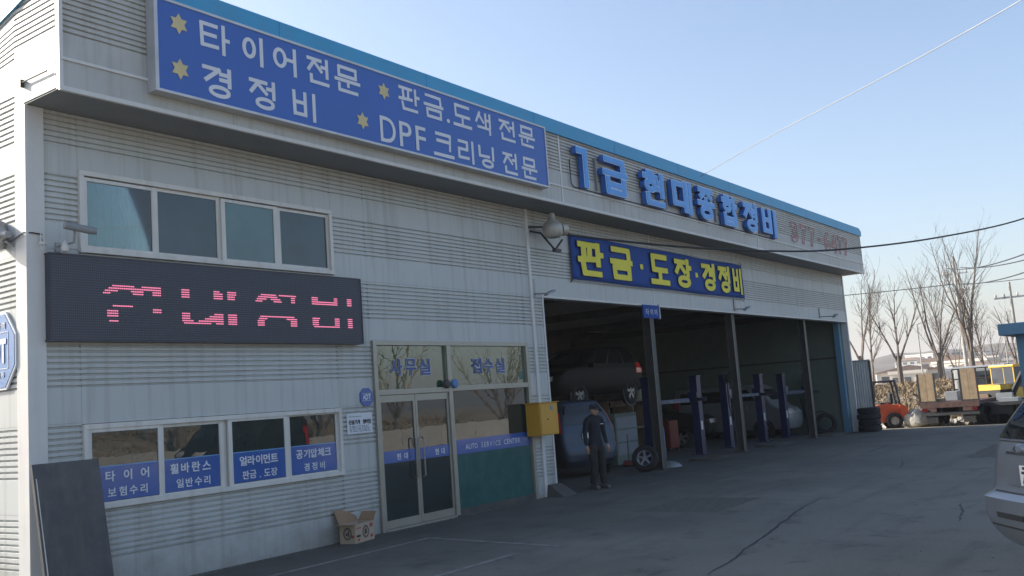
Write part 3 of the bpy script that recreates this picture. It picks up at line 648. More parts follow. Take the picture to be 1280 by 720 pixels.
place_word([('타', 7.20, 7.66), ('이', 7.86, 8.20), ('어', 8.37, 8.78), ('전', 8.97, 9.39), ('문', 9.50, 10.02)], 6.53, 6.935, ly, S1)
place_word([('경', 7.22, 7.66), ('정', 7.94, 8.38), ('비', 8.68, 9.10)], 5.95, 6.365, ly, S1)
place_word([('판', 10.86, 11.36), ('금', 11.46, 11.95), ('.', 12.02, 12.10), ('도', 12.20, 12.70), ('색', 12.80, 13.25), ('전', 13.50, 13.98), ('문', 14.10, 14.62)], 6.54, 6.935, ly, S1)
place_word([('D', 10.40, 10.74), ('P', 10.83, 11.11), ('F', 11.21, 11.45), ('크', 11.64, 12.16), ('리', 12.27, 12.70), ('닝', 12.84, 13.28), ('전', 13.54, 13.98), ('문', 14.12, 14.62)], 5.93, 6.335, ly, S1)
for x, z in ((6.90, 6.77), (6.90, 6.19), (10.53, 6.74), (10.03, 6.17)):
    P = [(x+(.135 if k % 2 == 0 else .078)*math.sin(k*math.pi/6), z+(.135 if k % 2 == 0 else .078)*math.cos(k*math.pi/6)) for k in range(12)]
    MB().prism(P, ly-.005, ly-.001).build('star', M_star, S1, world=True)
# channel letters
S2 = thing('channel_letter_sign', 'row of thick three-dimensional blue letters with pale blue outlines on the canopy front', 'sign', (16.0, FY, 6.05))
for ch, a, b in (('1', 16.12, 16.50), ('급', 17.13, 18.16), ('현', 18.92, 19.92), ('대', 20.36, 21.38), ('종', 21.75, 22.74), ('합', 23.25, 24.22), ('정', 24.68, 25.64), ('비', 26.05, 27.14)):
    r_ = heavy(ch, a, b, 6.07, 6.87, FY-.04, .068, .11, .8, .022).build('letter', M_chS, S2, world=True)
    heavy(ch, a, b, 6.07, 6.87, FY-.151, .068, .006, .8, .022).build('letter_rim', M_chR, r_, world=True)
    heavy(ch, a, b, 6.07, 6.87, FY-.158, .068, .008, .8, -.003).build('letter_face', M_chF, r_, world=True)
for x in (17.0, 20.2, 23., 26.): box(x, x+.03, FY-.06, FY-.002, 6.1, 6.8).build('mounting_bar', M_greyp, S2, world=True)
MB().tube([(16.02, FY-.03, 6.62), (16.02, FY-.03, 6.12), (16.12, FY-.03, 6.06), (22, FY-.035, 6.05), (27.2, FY-.03, 6.055)], .011, 6).build('power_cable', M_cable, S2, world=True)
# phone number: only faded outlines remain
S3 = thing('phone_number_sign', 'faded red outlines of a phone number on the canopy front beside the blue letters', 'sign', (28.6, FY, 6.1))
def outline_glyph(ch, x0, x1, z0, z1, y, r=.017):
    c = bpy.data.curves.new('g', 'FONT'); c.body = ch; c.fill_mode = 'NONE'; c.bevel_depth = r; c.resolution_u = 3; c.bevel_resolution = 1; c.offset = .03
    o = bpy.data.objects.new('g', c); col.objects.link(o)
    me = bpy.data.meshes.new_from_object(o.evaluated_get(bpy.context.evaluated_depsgraph_get()))
    V = np.array([v.co[:] for v in me.vertices]); F = [tuple(p.vertices) for p in me.polygons]
    bpy.data.objects.remove(o); bpy.data.curves.remove(c)
    mn = V.min(0); mx = V.max(0); mb = MB()
    mb.add([(x0+(v[0]-mn[0])/(mx[0]-mn[0])*(x1-x0), y-v[2]*.6, z0+(v[1]-mn[1])/(mx[1]-mn[1])*(z1-z0)) for v in V], F); return mb
for ch, a, b in (('3', 28.75, 29.35), ('7', 29.65, 30.2), ('7', 30.45, 31.), ('-', 31.3, 31.6), ('6', 31.9, 32.5), ('4', 32.7, 33.25), ('7', 33.45, 33.9), ('7', 34.1, 34.5)):
    outline_glyph(ch, a, b, 6.42 if ch == '-' else 6.14, 6.50 if ch == '-' else 6.80, FY-.025).build('digit', M_neon, S3, world=True)
# banner
S4 = thing('banner', 'blue cloth banner with yellow Korean letters hung above the garage opening', 'banner', (17.0, D, 4.35))
bx0, bx1, bz0, bz1 = 17.0, 26.27, 4.345, 5.31
bn = MB(); n = 50
def bany(x, z): return D-.055-.012*math.sin(x*1.7)-.008*math.sin(x*4.1+z*3)
for i in range(n+1):
    x = bx0+(bx1-bx0)*i/n
    for j in range(9): z = bz0+(bz1-bz0)*j/8+.012*math.sin(i/n*math.pi*5)*(1 if j in (0, 8) else .5); bn.v.append((x, bany(x, z), z))
bn.f = [(i*9+j, (i+1)*9+j, (i+1)*9+j+1, i*9+j+1) for i in range(n) for j in range(8)]
o = bn.build('banner_cloth', M_ban, S4, smooth=True, world=True); md = o.modifiers.new('solid', 'SOLIDIFY'); md.thickness = .006; md.offset = 1
box(bx0, bx1, D-.05, D-.04, bz0-.035, bz0-.012).build('hem_batten', M_wire, S4, world=True)
for ch, a, b in (('판', 17.2, 18.30), ('금', 18.58, 19.62), ('도', 20.50, 21.50), ('장', 21.80, 22.80), ('경', 23.42, 24.28), ('정', 24.48, 25.28), ('비', 25.50, 26.12)):
    asp = .85
    hb = heavy(ch, a, b, 4.44, 5.20, D-.086, .088, .003, asp, .022).build('letter_outline', M_navy, S4, world=True)
    heavy(ch, a, b, 4.44, 5.20, D-.0905, .088, .003, asp, -.002).build('letter', M_yel, S4, world=True)
for x in (20.06, 23.1): box(x-.07, x+.07, D-.093, D-.087, 4.76, 4.88).build('dot', M_yel, S4, world=True)
for x, z in ((17.0, 5.31), (17.0, 4.35), (26.27, 5.31), (26.27, 4.35)):
    MB().tube([(x, D-.06, z), (x-.04 if x < 20 else x+.04, D-.01, z+(.08 if z > 5 else -.08))], .008, 5).build('tie_cord', M_cable, S4, world=True)
# hanging tyre sign
S5 = thing('hanging_sign', 'small dark blue sign with the word for tyre projecting below the garage lintel', 'sign', (20.3, D-.05, 3.7))
box(19.93, 20.75, D-.1, D-.07, 3.60, 3.915, .003).build('panel', M_ban, S5, world=True)
box(20.74, 20.77, D-.11, D-.06, 3.59, 3.95).build('edge_strip', M_signF, S5, world=True)
letters('타이어', 20.02, 20.66, 3.67, 3.82, D-.103, M_white, S5, .003, .0)
# LED sign
S6 = thing('led_sign', 'dark dot-matrix display board with broken pink Korean characters under the upper window', 'sign', (5.6, D, 2.92))
box(5.665, 10.60, D-.135, D-.01, 2.925, 3.925, .006).build('housing', M_led, S6, world=True)
MB().box(5.655, 10.61, D-.142, D-.02, 2.915, 2.935).box(5.655, 10.61, D-.142, D-.02, 3.92, 3.935).box(10.60, 10.615, D-.141, D-.02, 2.935, 3.92).build('edge_frame', M_ledE, S6, world=True)
LED = [[(6.28, 3.49), (6.34, 3.55), (6.44, 3.6), (6.69, 3.6), (6.81, 3.57), (6.85, 3.49), (6.71, 3.49), (6.65, 3.55), (6.6, 3.56), (6.48, 3.53), (6.4, 3.5)], [(6.82, 3.6), (7.08, 3.6), (7.09, 3.5), (6.97, 3.5), (6.96, 3.56), (6.82, 3.55)], [(7.38, 3.6), (7.49, 3.6), (7.49, 3.49), (7.38, 3.49)], [(7.88, 3.6), (8.01, 3.59), (8.01, 3.5), (7.88, 3.5)], [(6.43, 3.375), (6.7, 3.375), (6.7, 3.34), (6.42, 3.34)], [(6.36, 3.31), (6.49, 3.31), (6.49, 3.2), (6.36, 3.2)], [(6.37, 3.17), (6.49, 3.17), (6.49, 3.14), (6.37, 3.14)], [(6.96, 3.32), (7.09, 3.32), (7.09, 3.285), (6.96, 3.285)], [(7.38, 3.31), (7.49, 3.31), (7.5, 3.2), (7.6, 3.19), (7.68, 3.21), (7.89, 3.3), (8.02, 3.31), (8.01, 3.14), (7.89, 3.14), (7.88, 3.18), (7.73, 3.14), (7.43, 3.14), (7.38, 3.21)], [(8.09, 3.6), (8.23, 3.6), (8.22, 3.5), (8.08, 3.49)], [(8.53, 3.49), (8.66, 3.6), (8.91, 3.61), (9.02, 3.5), (8.88, 3.49), (8.8, 3.56), (8.68, 3.5)], [(8.97, 3.6), (9.28, 3.6), (9.27, 3.49), (9.18, 3.49), (9.18, 3.57), (8.97, 3.57)], [(9.58, 3.6), (9.71, 3.6), (9.71, 3.54), (10.01, 3.55), (10.02, 3.6), (10.11, 3.6), (10.11, 3.49), (9.59, 3.49)], [(10.3, 3.61), (10.4, 3.61), (10.4, 3.5), (10.3, 3.5)], [(8.09, 3.31), (8.23, 3.31), (8.23, 3.14), (8.1, 3.14)], [(8.64, 3.31), (9.22, 3.31), (9.3, 3.25), (9.29, 3.14), (9.16, 3.14), (9.16, 3.23), (9.06, 3.27), (8.76, 3.26), (8.7, 3.23), (8.69, 3.14), (8.57, 3.14), (8.57, 3.23)], [(9.59, 3.31), (9.72, 3.31), (9.71, 3.19), (10.02, 3.19), (10.02, 3.3), (10.13, 3.3), (10.11, 3.14), (9.62, 3.14), (9.59, 3.19)], [(10.3, 3.31), (10.39, 3.31), (10.4, 3.14), (10.3, 3.14)]]
def inpoly(x, y, P):
    c = False; j = len(P)-1
    for i in range(len(P)):
        if (P[i][1] > y) != (P[j][1] > y) and x < (P[j][0]-P[i][0])*(y-P[i][1])/(P[j][1]-P[i][1])+P[i][0]: c = not c
        j = i
    return c
lit = MB(); dim = MB(); px_, pz_ = .0245, .0305
for i in range(198):
    for j in range(32):
        x = 5.70+i*px_; z = 2.952+j*pz_; on = any(inpoly(x, z, P) for P in LED)
        (lit if on else dim).box(x-(.0075 if on else .007), x+(.0075 if on else .007), D-.143 if on else D-.138, D-.134, z-(.0075 if on else .007), z+(.0075 if on else .007))
lit.build('lit_dots', M_lit, S6, world=True, kind='stuff')
dim.build('unlit_dots', M_dim, S6, world=True, kind='stuff')
# octagon security sign on the sunlit side wall
S7 = thing('security_sign', 'large pale blue octagonal security sign on the sunlit side wall', 'sign', (XL, 11.27, 2.85))
def octo(cy, cz, w, h, cw, ch): return [(cy-w, cz-h+ch), (cy-w, cz+h-ch), (cy-w+cw, cz+h), (cy+w-cw, cz+h), (cy+w, cz+h-ch), (cy+w, cz-h+ch), (cy+w-cw, cz-h), (cy-w+cw, cz-h)]
oc = (11.235, 2.86)
MB().prism(octo(*oc, .42, .445, .22, .26), XL-.03, XL-.005, 'x').build('sign_rim', M_white, S7, world=True)
MB().prism(octo(*oc, .395, .42, .215, .25), XL-.035, XL-.031, 'x').build('sign_face', M_adt, S7, world=True)
def side_letters(text, y1, y0, z0, z1, m, par, x=XL-.041, off=.01, lat=False):
    """text read from outside the side wall: runs from high y to low y"""
    n = len(text); st = (y1-y0)/n
    for i, ch in enumerate(text):
        if ch == ' ': continue
        V, F = glyph(ch, off); mn = V.min(0); mx = V.max(0); U = (V-mn)/np.maximum(mx-mn, 1e-6)
        a = y1-i*st-st*.06; b = y1-(i+1)*st+st*.06
        MB().add([(x+(u[2]-.5)*.004, a+(b-a)*u[0], z0+(z1-z0)*u[1]) for u in U], F).build('letter', m, par, world=True)
a0, a1, b0, b1 = 11.235-.26, 11.235+.26, 2.66, 3.07
MB().box(XL-.039, XL-.036, a0, a1, b0-.008, b0).box(XL-.039, XL-.036, a0, a1, b1, b1+.008).box(XL-.039, XL-.036, a0-.008, a0, b0, b1).box(XL-.039, XL-.036, a1, a1+.008, b0, b1).build('inner_border', M_white, S7, world=True)
side_letters('ADT', 11.47, 11.0, 2.72, 3.0, M_white, S7, off=.04, lat=True)
side_letters('경비구역', 11.42, 11.03, 3.11, 3.19, M_white, S7)
side_letters('긴급출동', 11.42, 11.05, 2.56, 2.62, M_white, S7)
# small security octagon near the door
S8 = thing('security_sign', 'small dark blue octagonal security plate on the siding left of the entrance door', 'sign', (10.7, D, 2.1))
def octx(cx, cz, w, h): return [(cx-w, cz-h*.45), (cx-w, cz+h*.45), (cx-w*.45, cz+h), (cx+w*.45, cz+h), (cx+w, cz+h*.45), (cx+w, cz-h*.45), (cx+w*.45, cz-h), (cx-w*.45, cz-h)]
MB().prism(octx(10.73, 2.10, .135, .14), D-.02, D-.002).build('sign_face', M_film, S8, world=True)
MB().box(10.635, 10.825, D-.024, D-.021, 2.045, 2.05).box(10.635, 10.825, D-.024, D-.021, 2.155, 2.16).build('inner_border', M_white, S8, world=True)
letters('ADT', 10.64, 10.82, 2.062, 2.145, D-.023, M_white, S8, .003, .03, lat=True)
# notice sheet
S9 = thing('notice_sheet', 'white printed notice sheet on the siding between the lower window and the entrance', 'notice', (10.55, D, 1.7))
box(10.29, 10.83, D-.012, D-.003, 1.555, 1.865).build('paper', M_white, S9, world=True)
letters('건설기계 정비업', 10.32, 10.80, 1.695, 1.765, D-.015, M_ink, S9, .002, .03)
pl = MB()
for k in range(5):
    z = 1.585+.02*k; x = 10.34
    while x < 10.74:
        w_ = random.uniform(.01, .05); pl.box(x, x+w_, D-.0145, D-.013, z, z+.008); x += w_+random.uniform(.006, .03)
for k in range(9): pl.box(10.33+k*.03, 10.33+k*.03+.02, D-.0145, D-.013, 1.81, 1.818)
pl.build('small_print', M_ink, S9, world=True, kind='stuff')
# yellow cabinet
S10 = thing('electric_cabinet', 'yellow metal cabinet on the pillar between entrance and garage', 'cabinet', (15.1, D, 1.2))
box(14.93, 15.55, D-.36, D-.04, 1.19, 1.80, .01).build('body', M_box, S10, world=True)
box(14.95, 15.53, D-.375, D-.362, 1.21, 1.78, .004).build('door', M_box, S10, world=True)
box(15.27, 15.36, D-.382, D-.376, 1.66, 1.745).build('door_label', M_greyp, S10, world=True)
MB().disc((15.17, D-.382, 1.49), (0, 1, 0), .012, .02, 10).build('lock', M_blkp, S10, world=True)
box(14.9, 15.58, D-.39, D-.03, 1.80, 1.815).build('rain_lid', M_box, S10, world=True)
# cylinder lamp near the joint
S11 = thing('area_lamp', 'aged round wall lamp with bent bracket under the canopy beside the joint strip', 'lamp', (15.9, D, 5.2))
MB().lathe((15.80, D-.42, 5.04), (0, 0, 1), [(0, .05), (.02, .15), (.08, .20), (.22, .21), (.30, .17), (.36, .09), (.42, .07), (.50, .06), (.52, 0)], 18).build('lamp_housing', M_lamp, S11, smooth=True, world=True)
MB().lathe((15.97, D-.50, 5.22), (1, -.45, 0), [(0, .12), (.05, .13), (.13, .11), (.14, 0)], 14).build('lens_cover', M_lamp, S11, smooth=True, world=True)
MB().tube([(15.5, D-.03, 5.30), (15.76, D-.32, 5.28)], .022, 8).build('arm', M_steel, S11, smooth=True, world=True)
MB().tube([(15.55, D-.04, 5.22), (15.75, D-.16, 5.18), (15.98, D-.30, 4.86), (16.05, D-.32, 4.84)], .022, 8).tube([(16.0, D-.3, 4.83), (16.16, D-.4, 5.05)], .02, 8).box(15.94, 16.16, D-.36, D-.28, 4.80, 4.86).build('bracket', M_blkp, S11, smooth=True, world=True)
# small floodlights on stalks
def flood(x, z, lab, L=.32):
    t = thing('floodlight', lab, 'floodlight', (x, D, z), 0, 'small floodlights over the garage opening')
    MB().tube([(x, D, z), (x+.05, D-L, z-.03)], .015, 6).build('arm', M_grey, t, world=True)
    MB().hexa([(x-.02, D-L-.03, z-.08), (x+.20, D-L-.08, z+.0), (x+.2, D-L+.06, z+.0), (x-.02, D-L+.06, z-.08), (x+.02, D-L-.03, z-.03), (x+.24, D-L-.08, z+.05), (x+.24, D-L+.06, z+.05), (x+.02, D-L+.06, z-.03)]).build('lamp_head', M_grey, t, world=True)
    box(x-.05, x+.05, D-.03, D-.003, z-.05, z+.3).build('wall_plate', M_grey, t, world=True)
    return t
flood(15.55, 3.96, 'small grey floodlight at the left corner of the garage opening')
flood(25.6, 4.02, 'small grey floodlight under the right end of the blue banner')
flood(33.0, 4.02, 'small grey floodlight over the far right garage bay', .5)
# security camera, small white spotlight and horn
t = thing('security_camera', 'grey bullet security camera beside the upper window', 'camera', (5.85, D, 4.3))
MB().tube([(5.72, D-.35, 4.22), (6.02, D-.42, 4.17)], .045, 12).tube([(6.02, D-.42, 4.17), (6.06, D-.43, 4.165)], .038, 12).build('camera_body', M_greyp, t, smooth=True, world=True)
MB().tube([(5.84, D-.36, 4.18), (5.86, D-.30, 4.04), (5.80, D-.01, 4.02)], .015, 8).build('bracket', M_grey, t, smooth=True, world=True)
box(5.80, 5.86, D-.02, D, 3.97, 4.08).build('wall_plate', M_grey, t, world=True)
t = thing('bulb_light', 'small white bulb lamp on a thin rod above the left end of the display board', 'lamp', (5.75, D, 3.98))
MB().tube([(5.62, D-.03, 4.11), (5.62, D-.12, 4.02), (5.66, D-.2, 3.97), (5.96, D-.16, 3.99), (6.1, D-.05, 3.975)], .008, 6).build('rod', M_wire, t, world=True)
MB().lathe((5.80, D-.22, 3.93), (0, 0, 1), [(0, 0), (.012, .035), (.05, .048), (.09, .035), (.13, .012), (.14, 0)], 12).build('bulb', M_frame, t, smooth=True, world=True)
MB().box(5.565, 5.61, D-.14, D-.1, 4.02, 4.05).tube([(5.62, D-.03, 4.18), (5.6, D-.06, 4.10), (5.6, D-.1, 3.97)], .008, 6).build('clamp', M_frame, t, world=True)
t = thing('horn_speaker', 'grey horn loudspeaker with bent cable on the sunlit side wall', 'speaker', (XL, 11.0, 4.15))
MB().lathe((XL-.10, 11.09, 4.20), (0, -1, -.12), [(0, .17), (.01, .18), (.08, .11), (.16, .05), (.24, .04), (.28, .04), (.28, 0)], 18).build('horn', M_grey, t, smooth=True, world=True)
MB().tube([(XL-.1, 10.9, 4.1), (XL+.0, 10.88, 4.05)], .015, 6).build('bracket', M_grey, t, world=True)
MB().tube([(XL-.02, 11.5, 4.06), (XL-.03, 11.2, 4.11), (XL-.04, 10.85, 4.10), (XL-.03, 10.62, 4.16), (XL+.05, D-.04, 4.16), (XL+.16, D-.04, 4.15)], .008, 6).build('cable', M_cable, t, world=True)
t = thing('wall_rod', 'thin dark horizontal rod on the sunlit end of the canopy', 'bracket', (XL, 10.3, 5.92))
MB().tube([(XL-.03, 10.62, 5.92), (XL-.03, 10.06, 5.915)], .01, 6).box(XL-.045, XL, 10.61, 10.64, 5.87, 5.96).build('rod', M_steel, t, world=True)

# ------------------------------------------------------------------ things in front of the wall
def slab(p0, p1, z0, z1, yb, yt, th, name, lab, m):
    """board leaning on the wall: bottom edge p0..p1 (x) at y=yb, top edge at y=yt"""
    t = thing(name, lab, 'board', ((p0+p1)/2, yb, 0))
    MB().hexa([(p0, yb, z0), (p1, yb, z0), (p1, yb+th, z0), (p0, yb+th, z0), (p0-.03, yt, z1), (p1-.03, yt, z1), (p1-.03, yt+th, z1), (p0-.03, yt+th, z1)]).build('board', m, t, world=True)
    return t
t = slab(5.28, 6.03, 0, 1.57, 9.86, 10.13, .045, 'leaning_board', 'wide dark grey board leaning on the wall in front of the lower window', M_board)
MB().hexa([(5.300, 9.905, .3), (5.308, 9.902, .3), (5.308, 9.92, .3), (5.300, 9.92, .3), (5.276, 10.099, 1.42), (5.284, 10.096, 1.42), (5.284, 10.11, 1.42), (5.276, 10.11, 1.42)]).build('pale_edge', M_frame, t, world=True)
slab(5.42, 5.75, 0, 1.50, 9.98, 10.40, .04, 'leaning_board', 'narrow dark board mostly hidden behind the wide board at the wall corner', M_board)
# cardboard box
bxo = thing('cardboard_box', 'open brown cardboard box with black round prints by the entrance', 'box', (9.96, 10.20, 0), R(12))
W_, Dp, Hh = .50, .27, .27
MB().box(0, W_, 0, .004, 0, Hh).box(0, W_, Dp-.004, Dp, 0, Hh).box(0, .004, .004, Dp-.004, 0, Hh).box(W_-.004, W_, .004, Dp-.004, 0, Hh).box(.004, W_-.004, .004, Dp-.004, 0, .005).build('carton', M_cardI, bxo)
MB().hexa([(0, 0, Hh), (0, Dp, Hh), (0, Dp, Hh+.004), (0, 0, Hh+.004), (-.24, .02, Hh+.02), (-.24, Dp-.02, Hh+.02), (-.24, Dp-.02, Hh+.024), (-.24, .02, Hh+.024)]).build('flap', M_card, bxo)
MB().hexa([(0, Dp, Hh), (W_, Dp, Hh), (W_, Dp+.004, Hh), (0, Dp+.004, Hh), (.02, Dp+.10, Hh+.20), (W_-.02, Dp+.10, Hh+.20), (W_-.02, Dp+.104, Hh+.20), (.02, Dp+.104, Hh+.20)]).build('flap', M_card, bxo)
MB().hexa([(W_, 0, Hh), (W_, Dp, Hh), (W_, Dp, Hh+.004), (W_, 0, Hh+.004), (W_+.11, .02, Hh+.12), (W_+.11, Dp, Hh+.12), (W_+.11, Dp, Hh+.124), (W_+.11, .02, Hh+.124)]).build('flap', M_card, bxo)
pr = MB()
for r0, r1 in ((.085, .072), (.066, .058)):
    k = 22; V = [(.27+r*math.cos(2*math.pi*i/k), -.002, .14+r*1.05*math.sin(2*math.pi*i/k)) for r in (r0, r1) for i in range(k)]
    pr.add(V, [(i, (i+1) % k, k+(i+1) % k, k+i) for i in range(k)])
    V = [(-.002, .135+r*.85*math.cos(2*math.pi*i/k), .14+r*1.05*math.sin(2*math.pi*i/k)) for r in (r0, r1) for i in range(k)]
    pr.add(V, [(i, (i+1) % k, k+(i+1) % k, k+i) for i in range(k)])
pr.box(.24, .262, -.004, -.001, .10, .18).box(.262, .30, -.004, -.001, .115, .145).box(.272, .295, -.004, -.001, .15, .18).box(-.004, -.001, .11, .13, .10, .18).box(-.004, -.001, .14, .165, .115, .15)
pr.box(.03, .13, -.003, -.001, .085, .115).build('dark_print', M_ink, bxo)
MB().box(.03, .15, -.003, -.001, .205, .22).box(.38, .46, -.003, -.001, .19, .245).box(.39, .46, -.003, -.001, .04, .085).box(.05, .11, -.003, -.001, .03, .065).box(-.003, -.001, .02, .07, .08, .12).build('red_print', M_inkR, bxo)

# vehicles ---------------------------------------------------------------
class Shape:
    """car body from stacked plan outlines: keys z -> (x rear, x front, half width, corner radius)"""
    def __init__(s, keys): s.k = keys
    def at(s, z):
        k = s.k
        if z <= k[0][0]: return k[0][1:]
        for a, b in zip(k[:-1], k[1:]):
            if z <= b[0]:
                t = (z-a[0])/(b[0]-a[0]); return tuple(a[i]+(b[i]-a[i])*t for i in range(1, 5))
        return k[-1][1:]
    def p(s, u, z):
        """u: 0 rear centre, 1 rear left corner end / side start .. 2 side end, 3 front centre ; negative mirrors (right)"""
        xr, xf, w, r = s.at(z); sg = 1 if u >= 0 else -1; u = abs(u)
        bow = .06
        if u <= 1:   # rear: straight to corner then arc
            y1 = w-r
            if u < .7: y = y1*u/.7; return Vector((xr+bow*(y/w)**2, sg*y, z))
            a = (u-.7)/.3*math.pi/2; x0 = xr+bow*(y1/w)**2
            return Vector((x0+r-r*math.cos(a), sg*(y1+r*math.sin(a)), z))
        if u <= 2:
            t = u-1; x0 = xr+bow*((w-r)/w)**2+r; x1 = xf-r-.12; return Vector((x0+(x1-x0)*t, sg*w, z))
        t = u-2; y1 = w-r
        if t < .3:
            a = t/.3*math.pi/2; return Vector((xf-.12-r+r*math.sin(a), sg*(y1+r*math.cos(a)), z))
        y = y1*(1-(t-.3)/.7); return Vector((xf-.12*(y/y1)**2, sg*y, z))
    def body(s, zs):
        us = [0, .25, .5, .7, .76, .82, .88, .94, 1]+[1+.1*i for i in range(1, 11)]+[2.06, 2.12, 2.18, 2.24, 2.3, 2.5, 2.75, 3]
        ring_ = us+[-u for u in us[-2:0:-1]]; mb = MB(); n = len(ring_)
        for z in zs: mb.v += [tuple(s.p(u, z)) for u in ring_]
        for i in range(len(zs)-1): mb.f += [(i*n+k, i*n+(k+1) % n, (i+1)*n+(k+1) % n, (i+1)*n+k) for k in range(n)]
        mb.f += [tuple(range(n)), tuple((len(zs)-1)*n+k for k in range(n))]; return mb
    def patch(s, u0, u1, z0, z1, off=.004, th=.006, nu=10, nz=6, slant=0.):
        mb = MB(); V = []
        for o_ in (off, off-th):
            for j in range(nz+1):
                z = z0+(z1-z0)*j/nz
                for i in range(nu+1):
                    u = u0+(u1-u0)*i/nu+slant*(j/nz); e = 1e-3
                    p = s.p(u, z); du = s.p(u+e, z)-p; dz = s.p(u, z+e)-p; nn = du.cross(dz)
                    if nn.length > 0: nn.normalize()
                    c = s.p(0 if abs(u) < 1 else 1.5*(1 if u > 0 else -1), z); out = (p-Vector(((s.at(z)[0]+s.at(z)[1])/2, 0, z)))
                    if nn.dot(out) < 0: nn = -nn
                    V.append(tuple(p+nn*o_))
        m_ = nu+1; N_ = m_*(nz+1)
        F = [(j*m_+i, j*m_+i+1, (j+1)*m_+i+1, (j+1)*m_+i) for j in range(nz) for i in range(nu)]
        F += [tuple(q+N_ for q in f) for f in F[:]]
        bd = [(j*m_) for j in range(nz+1)]
        for j in range(nz): F.append((j*m_, (j+1)*m_, (j+1)*m_+N_, j*m_+N_)); F.append((j*m_+nu, (j+1)*m_+nu, (j+1)*m_+nu+N_, j*m_+nu+N_))
        for i in range(nu): F.append((i, i+1, i+1+N_, i+N_)); F.append((nz*m_+i, nz*m_+i+1, nz*m_+i+1+N_, nz*m_+i+N_))
        return mb.add(V, F)
def wheel(t, x, y, r, w=.2, side=1):
    wv = MB().lathe((x, y-side*w/2, r), (0, side, 0), [(0, r*.55), (0, r*.92), (.02, r), (w-.02, r), (w, r*.93), (w+.004, r*.68), (w-.03, r*.66)], 28).build('wheel', M_blk, t, smooth=True)
    rm = MB().lathe((x, y-side*w/2, r), (0, side, 0), [(w-.03, r*.66), (w-.01, r*.64), (w-.05, r*.58)], 24)
    rm.disc((x, y-side*w/2+side*(w-.03), r), (0, 1, 0), r*.14, .05, 12)
    for k in range(5):
        a = 2*math.pi*k/5+.3; dx, dz = math.cos(a), math.sin(a); yy = y-side*w/2+side*(w-.03)
        rm.hexa([(x-dz*.03, yy-.015, r+dx*.03), (x+dz*.03, yy-.015, r-dx*.03), (x+dz*.03, yy+.012, r-dx*.03), (x-dz*.03, yy+.012, r+dx*.03),
                 (x+dx*r*.62-dz*.04, yy-.015, r+dz*r*.62+dx*.04), (x+dx*r*.62+dz*.04, yy-.015, r+dz*r*.62-dx*.04), (x+dx*r*.62+dz*.04, yy+.012, r+dz*r*.62-dx*.04), (x+dx*r*.62-dz*.04, yy+.012, r+dz*r*.62+dx*.04)])
    rm.build('rim', M_rim, wv); return wv
def arch(t, x, y, r, side):
    MB().lathe((x, y, r), (0, side, 0), [(-.05, r*1.22), (.006, r*1.22), (.008, r*1.1), (-.05, 0)], 24).build('wheel_arch', M_blkp, t)
MPV = Shape([(.30, .10, 4.40, .80, .22), (.36, .0, 4.52, .85, .24), (.44, -.07, 4.60, .90, .26), (.52, -.11, 4.64, .91, .24), (.60, -.115, 4.66, .915, .22), (.70, -.105, 4.64, .91, .20), (.74, -.03, 4.62, .89, .18), (.78, .0, 4.58, .885, .16),
             (.95, .03, 4.50, .885, .15), (1.08, .06, 3.75, .875, .15), (1.14, .09, 3.55, .86, .15), (1.26, .16, 3.35, .83, .16), (1.40, .26, 3.10, .765, .17), (1.58, .42, 2.70, .66, .2), (1.655, .56, 2.45, .56, .22), (1.68, .78, 2.2, .40, .25)])
ZS = [.30, .36, .42, .48, .54, .60, .66, .70, .735, .78, .86, .95, 1.02, 1.08, 1.14, 1.22, 1.31, 1.40, 1.50, 1.58, 1.62, 1.655, 1.68]
